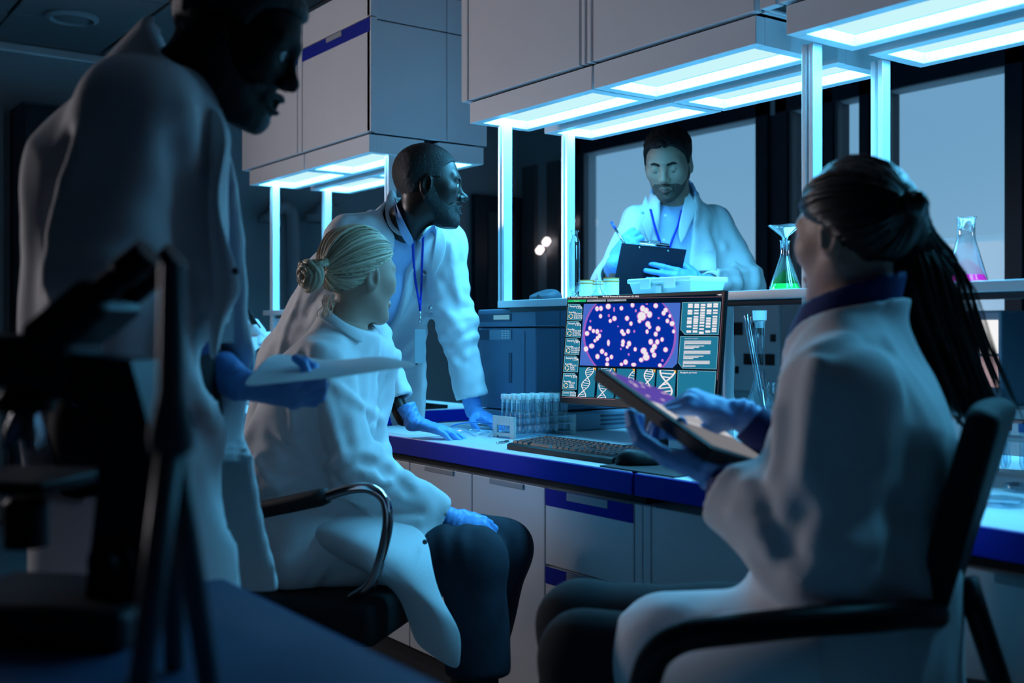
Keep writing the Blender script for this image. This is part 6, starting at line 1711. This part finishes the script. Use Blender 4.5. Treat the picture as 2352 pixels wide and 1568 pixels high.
    cR = J['elR'] + (J['wrR']-J['elR'])*.72; cL = J['elL'] + (J['wrL']-J['elL'])*.86; ax = nrm(J['neck']-J['pelvis'])
    def f0(P):
        f = trunk(P, [J['pelvis']-A([0,0,.05]), J['pelvis']+A([0,0,.1]), J['chest'], J['neck']-ax*.05], u, [(.205, .165), (.185, .145), (.190, .135), (.09, .080)], .06)
        for s in 'RL': f = smin(f, rc(P, J['neck']-ax*.045, J['sh'+s], .064, .066), .06)
        f = smin(f, sleeve(P, J['shL'], J['elL'], cL, (.076, .078, .066)), .04)
        f = smin(f, sleeve(P, J['shR'], J['elR'], cR, (.072, .066, .052)), .04)
        f = smin(f, es(P, J['hipL'], J['hipL']*.35+J['knL']*.65, u, (.125, .12), (.112, .105)), .05)
        return f
    fpx = [((1880, 830), (1860, 950), (1850, 1080)), ((1900, 800), (1960, 780), (2040, 800)), ((1790, 950), (1780, 1080)), ((1760, 1180), (1800, 1240), (1830, 1290)), ((1720, 1120), (1750, 1200)), ((1840, 1180), (1790, 1290)), ((1700, 1180), (1760, 1260), (1850, 1330))]
    fl = [[hit(px, py, f0) for px, py in l] for l in fpx]
    def f_coat(P):
        f = f0(P) + .0045*waves(P, 61, ax, 46) + .0012*waves(P, 62, ax + F*.5, 90) + .003*rings(P, J['shL'], J['elL'], .9, .4, 90, 8)
        for i, l in enumerate(fl): f = f + (.012 if i % 2 else -.012)*crease(P, l, .018)
        q = P - J['neck']; lat = dot3(q, u); dn = -dot3(q, ax); wv = np.interp(dn, [-.06, 0, .2, .5], [.07, .075, .06, .05])
        wedge = np.maximum(np.abs(lat) - wv, -(dot3(q, F) + .005)); f = smax(f, -wedge, .012)
        f = smax(f, plane(P, J['neck'] + ax*.005, ax + F*.2), .01)
        ring = np.abs(rc(P, nb - upx*.06, nb + upx*.07, .092, .078)) - .0065
        f = smin(f, np.maximum(np.maximum(ring, plane(P, nb + upx*.000, upx + F*.6)), -wedge), .012)
        f = smax(f, -(P[:, 2]-.475), .01)
        f = cuff_cut(f, P, J['elL'], cL, J['wrL'], .046); return cuff_cut(f, P, J['elR'], cR, J['wrR'], .036)
    lo, hi = bounds([J[k] for k in ('pelvis', 'neck', 'shR', 'shL', 'elR', 'elL')] + [cR, cL, J['hipL']*.35+J['knL']*.65, C + A([0,0,.5]) - F*.1], .15)
    sdf_obj('lab_coat', f_coat, lo, hi, .007, 'coat_white', t)
    g = [[(1570, 1425, 1.70), (1700, 1395, 1.60), (1880, 1390, 1.56)], [(1500, 1480, 1.64), (1680, 1450, 1.50), (1900, 1440, 1.46)], [(1445, 1570, 1.58), (1660, 1560, 1.46), (1900, 1560, 1.42)], [(1420, 1680, 1.56), (1640, 1690, 1.45), (1900, 1690, 1.42)]]
    sheet([[U(*p) for p in r] for r in g], 'coat_skirt', 'coat_white', t, .004, 3)
    # blue undersleeves, trousers, shoes
    for a, b in ((cR, J['wrR']), (cL, J['wrL'])): MB().tube([a - (b-a)*.3, a + (b-a)*1.0], [.038, .036], 16).build('undersleeve', 'navy_cloth', t, True)
    def f_tr(P):
        f = trunk(P, [J['pelvis']-A([0,0,.02]), J['pelvis']+A([0,0,.08])], u, [(.17, .14), (.15, .12)])
        for s in 'RL': f = smin(f, smin(rc(P, J['hip'+s], J['kn'+s], .092, .072), rc(P, J['kn'+s], J['an'+s]+A([0,0,.01]), .072, .055), .035), .03)
        return smax(f + .002*waves(P, 9, (0,.3,1), 40), -(P[:, 2]-.09), .004)
    lo, hi = bounds([J[k] for k in ('pelvis', 'hipR', 'hipL', 'knR', 'knL', 'anR', 'anL')], .14)
    sdf_obj('trousers', f_tr, lo, hi, .010, 'trouser_black', t)
    for s in 'RL': shoe(t, J['an'+s], J['toe'+s])
    # tablet
    T = U(1366, 856, 1.97); B = U(1628, 1044, 1.70); a = nrm(T-B); mid = (T+B)/2
    n = nrm(A([.60, .18, .62])); n = nrm(n - a*np.dot(n, a)); wv = np.cross(n, a); wv = wv if np.dot(wv, FW) > 0 else -wv
    Lt = float(np.linalg.norm(T-B)); c = mid + wv*.085
    tb = thing('tablet_computer', 'black-cased tablet held by the dark-haired woman, screen tilted to her', 'tablet', c)
    MB().obox(c, a, wv, n, (Lt, .170, .026), .006).build('case', 'black_rubber', tb)
    MB().obox(c + n*.0132, a, wv, n, (Lt*.94, .152, .001)).build('bezel', 'black_plastic', tb)
    emis('t_blue', srgb(95, 75, 175), .9); emis('t_white', srgb(225, 225, 230), .95); emis('t_grey', srgb(140, 140, 145), .7); emis('t_dot', srgb(245, 215, 220), 1.1)
    def ts(u0, u1, v0, v1, name, m, lay): MB().obox(c + a*Lt*.47*(u0+u1)/2 + wv*.074*(v0+v1)/2 + n*(.0139 + lay*.0003), a, wv, n, (Lt*.47*(u1-u0), .074*(v1-v0), .0003)).build(name, m, scr_t if lay else tb)
    scr_t = MB().obox(c + n*.0137, a, wv, n, (Lt*.93, .148, .0004)).build('screen', 't_grey', tb)
    ts(.12, .98, -.98, .98, 'dish_view', 't_blue', 1); ts(-.35, .10, -.98, .98, 'result_view', 't_white', 1); ts(-.95, -.38, -.98, .98, 'text_view', 't_grey', 1)
    rg = np.random.RandomState(4)
    for i in range(16):
        p = c + a*Lt*.47*rg.uniform(.18, .94) + wv*.07*rg.uniform(-.9, .9) + n*.0147; MB().lathe([(.0045, 0), (0, .0002)], p, axis=n, sides=12, cap=False).build('colony', 't_dot', scr_t)
    for i in range(6): ts(-.30+.065*i, -.27+.065*i, -.8, .8-.2*(i % 3), 'bar', 't_grey', 2)
    # gloves
    D = nrm(img(-.84, .30, .30)); N = nrm(img(-.30, -.25, -.92)); W = U(1652, 1100, 1.74)
    H = hand_caps(W, D, N, np.cross(D, N), .98, ((10, 28, 20), (12, 30, 20), (16, 34, 20), (20, 38, 20)), (5, 1, -3, -8), ((.55, -.6, -.4), (.7, -.2, -.7), (.6, 0, -.8)))
    glove(t, H, J['elL'], seed=14, cuff=.075)
    D = nrm(img(-.93, .05, .30)); N = nrm(img(.25, -.45, .86)); W = U(1708, 955, 1.86)
    H = hand_caps(W, D, N, np.cross(N, D), .98, ((30, 35, 20), (42, 50, 25), (50, 60, 30), (55, 62, 30)), (5, 1, -3, -8), ((.75, .35, -.6), (.85, .05, -.5), (.9, -.15, -.4)))
    glove(t, H, J['elR'], seed=15, cuff=.06)
    arm = [U(1470, 1640, 1.46), U(1484, 1560, 1.44), U(1510, 1500, 1.43), U(1570, 1462, 1.43), U(1680, 1446, 1.43), U(1850, 1428, 1.45), U(1990, 1420, 1.48), U(2090, 1410, 1.53), C - F*.13 - u*.11 + A([0,0,.67])]
    Bc = C - F*.150 + A([0,0,.80])
    swivel_chair('black office chair with curved black arms under the dark-haired woman', C + F*.03, F, .43, arm, None, -.52, dict(c=Bc, up=nrm(A([0,0,1]) - F*.26), h=.165, w0=.09, w1=.16, ar=.021, th=.008, rd=.016), 'black_plastic')
    return t
tablet_woman()
# ================================================================== standing man at the left, holding paper
def paper_man():
    F = RT; u = -FW
    J = dict(pelvis=U(322, 905, 1.83), chest=U(318, 430, 1.83), neck=U(440, 178, 1.81), shR=U(322, 262, 1.67), shL=U(345, 262, 1.99),
             elR=U(240, 640, 1.64), wrR=U(205, 930, 1.68), elL=U(330, 700, 2.02), wrL=U(528, 868, 1.86))
    J['hipR'] = J['pelvis'] + u*.09 - A([0,0,.05]); J['hipL'] = J['pelvis'] - u*.09 - A([0,0,.05])
    for s in 'RL':
        J['kn'+s] = J['hip'+s] + F*.02 - A([0,0,.43]); J['an'+s] = A([*J['kn'+s][:2], .09]); J['toe'+s] = J['an'+s] + F*.16 - A([0,0,.06])
    t = thing('person', 'standing person in silhouette wearing a white coat and holding a paper sheet', 'person', (*J['pelvis'][:2], 0), 'people in the laboratory')
    fr = Frame(U(546, 86, 1.80), img(.90, .05, -.42), 1.07)
    _, fh = head_obj(t, fr, 'skin_silhouette', [fr.w(0, -.03, -.06), J['neck']-A([0,0,.03])-F*.02], 'open', .0045, 1.0, extra=[frame_limbs(J)], neck_r=(.062, .072))
    short_hair(t, fr, 'hair_black', [(-.12, -.07), (-.06, -.06), (-.035, .0), (.0, .012), (.025, .008), (.035, .045), (.06, .064), (.12, .08)], .012, .0045, .0012)
    beard(t, fr, 'hair_black', .005, chin=.004)
    ax = nrm(J['neck']-J['pelvis']); cR = J['elR'] + (J['wrR']-J['elR'])*.9; cL = J['elL'] + (J['wrL']-J['elL'])*.93; waist = J['pelvis']*.5 + J['chest']*.5; hem = J['pelvis'] - A([0,0,.36]) + F*.03
    def f_shirt(P):
        f = trunk(P, [J['pelvis'], waist, J['chest'], J['neck']-ax*.03], u, [(.16, .12), (.155, .12), (.175, .12), (.07, .07)])
        return smin(f, rc(P, J['shR'], J['shL'], .05, .05), .05)
    lo, hi = bounds([J['pelvis'], J['neck'], J['shR'], J['shL']], .17)
    sdf_obj('shirt', f_shirt, lo, hi, .010, 'navy_cloth', t)
    def f0(P):
        f = trunk(P, [hem, J['pelvis'], waist, J['chest'], J['neck']-ax*.07-F*.02], u, [(.23, .20), (.20, .165), (.185, .160), (.195, .150), (.10, .085)], .07)
        for s in 'RL': f = smin(f, rc(P, J['neck']-ax*.06-F*.03, J['sh'+s], .074, .078), .07)
        f = smin(f, sleeve(P, J['shR'], J['elR'], cR, (.082, .074, .064)), .05)
        f = smin(f, sleeve(P, J['shL'], J['elL'], cL, (.080, .070, .058)), .05)
        # open front panel bulging forward
        f = smin(f, es(P, U(462, 330, 1.74), U(455, 720, 1.74), F, (.04, .03), (.038, .03)), .05)
        return f
    fpx = [((430, 250), (440, 400), (430, 520)), ((400, 330), (415, 450), (420, 600)), ((470, 420), (485, 560), (490, 680)), ((440, 650), (470, 780), (490, 880)), ((400, 800), (440, 900), (490, 980)), ((150, 330), (110, 480), (95, 640)), ((190, 330), (140, 480), (120, 640)), ((420, 900), (500, 1050), (540, 1200)), ((380, 700), (390, 850), (400, 1000))]
    fl = [[hit(px, py, f0) for px, py in l] for l in fpx]
    def f_coat(P):
        f = f0(P) + .004*waves(P, 71, (0,0,1), 40) + .004*rings(P, J['shR'], J['elR'], .9, .4, 80, 3)
        for i, l in enumerate(fl): f = f + (-.016 if i % 2 == 0 else .014)*crease(P, l, .022)
        q = P - J['neck']; lat = dot3(q, u); dn = -q[:, 2]
        wv = np.interp(dn, [-.06, 0, .2, .6, 1.], [.072, .075, .06, .08, .12]); wedge = np.maximum(np.abs(lat+.02) - wv, -(dot3(q, F) + .06))
        f = smax(f, -wedge, .012); f = smax(f, plane(P, J['neck'] + ax*.005, ax - F*.1), .012)
        up_ = nrm(fr.w(0, -.03, -.05) - J['neck']); ring = np.abs(rc(P, J['neck']-F*.02 - up_*.07, J['neck']-F*.02 + up_*.08, .105, .086)) - .008
        f = smin(f, np.maximum(np.maximum(ring, plane(P, J['neck'] + up_*.02, up_ + F*.3)), -wedge), .014)
        f = smax(f, -(P[:, 2]-hem[2]), .01)
        f = cuff_cut(f, P, J['elR'], cR, J['wrR'], .046); return cuff_cut(f, P, J['elL'], cL, J['wrL'], .042)
    lo, hi = bounds([J[k] for k in ('pelvis', 'neck', 'shR', 'shL', 'elR', 'elL')] + [cR, cL, hem, hem - F*.1, U(480, 700, 1.74)], .15)
    sdf_obj('lab_coat', f_coat, lo, hi, .009, 'coat_white', t)
    g = [[(478, 235, 1.74), (492, 250, 1.70), (508, 262, 1.70)], [(470, 280, 1.72), (500, 300, 1.68), (526, 322, 1.68)], [(468, 380, 1.71), (490, 400, 1.67), (508, 400, 1.67)], [(470, 480, 1.71), (485, 490, 1.67), (498, 470, 1.67)], [(475, 580, 1.71), (500, 590, 1.67), (528, 570, 1.68)], [(480, 660, 1.71), (515, 680, 1.68), (568, 672, 1.70)], [(480, 740, 1.71), (500, 740, 1.69), (520, 715, 1.71)], [(480, 830, 1.71), (495, 830, 1.69), (505, 800, 1.71)]]
    sheet([[U(*p) for p in r] for r in g], 'coat_front', 'coat_white', t, .004, 3)
    p = U(541, 622, 1.675); MB().lathe([(.006, 0), (.005, .003), (0, .003)], p, axis=-FW, sides=14).build('button', 'gunmetal', t, True)
    ribbon([U(499, 470, 1.78), U(500, 540, 1.76), U(503, 600, 1.75), U(505, 635, 1.74)], img(.6, .8, 0), .013, 'lanyard', 'lanyard_red', t)
    MB().tube([U(505, 635, 1.74), U(508, 668, 1.74), U(507, 682, 1.74)], [.004, .006, .004], 10).build('clip', 'chrome', t, True)
    MB().obox(U(508, 730, 1.75), nrm(img(.6, .8, 0)), A([0,0,1]), nrm(img(.8, -.6, 0)), (.05, .08, .002)).build('badge', 'badge', t)
    def f_tr(P):
        f = trunk(P, [J['pelvis']-A([0,0,.03]), J['pelvis']+A([0,0,.08])], u, [(.17, .13), (.15, .12)])
        for s in 'RL': f = smin(f, smin(rc(P, J['hip'+s], J['kn'+s], .10, .075), rc(P, J['kn'+s], J['an'+s]+A([0,0,.02]), .075, .068), .04), .04)
        return smax(f, -(P[:, 2]-.075), .004)
    lo, hi = bounds([J[k] for k in ('pelvis', 'hipR', 'hipL', 'anR', 'anL')], .14)
    sdf_obj('trousers', f_tr, lo, hi, .013, 'trouser_black', t)
    for s in 'RL': shoe(t, J['an'+s], J['toe'+s])
    D = nrm(img(.96, .0, -.22)); N = nrm(img(-.05, -.55, -.84)); W = U(545, 880, 1.85)
    H = hand_caps(W, D, N, np.cross(D, N), 1.02, ((30, 62, 35), (38, 68, 35), (44, 72, 35), (48, 72, 35)), (4, 1, -2, -6), ((.8, .5, -.3), (.95, .25, -.2), (1, .05, -.1)))
    glove(t, H, J['elL'], seed=21, h=.0035)
    D = nrm(J['wrR']-J['elR']); N = nrm(img(-.3, -.9, 0)); H = hand_caps(J['wrR'], D, N, np.cross(N, D), 1.02, ((20, 30, 20),)*4); glove(t, H, J['elR'], seed=22, h=.004)
    # the sheet of paper
    pp = thing('paper_sheet', 'curled white paper sheet in the standing man\'s gloved hand', 'paper', U(700, 860, 1.82))
    top = [(628, 808, 2.00), (690, 818, 1.99), (760, 829, 1.97), (820, 822, 1.96), (870, 816, 1.95), (915, 824, 1.93), (957, 838, 1.90)]
    bot = [(545, 893, 1.74), (610, 884, 1.75), (690, 876, 1.76), (770, 868, 1.77), (840, 858, 1.78), (900, 848, 1.80), (952, 842, 1.82)]
    rows = []
    for (a, b) in zip(top, bot):
        a, b = U(*a), U(*b); rows.append([a, a*.66+b*.34 + A([0,0,.004]), a*.33+b*.67 + A([0,0,.003]), b])
    sheet(rows, 'sheet', 'paper', pp, .0006, 2)
    return t
paper_man()
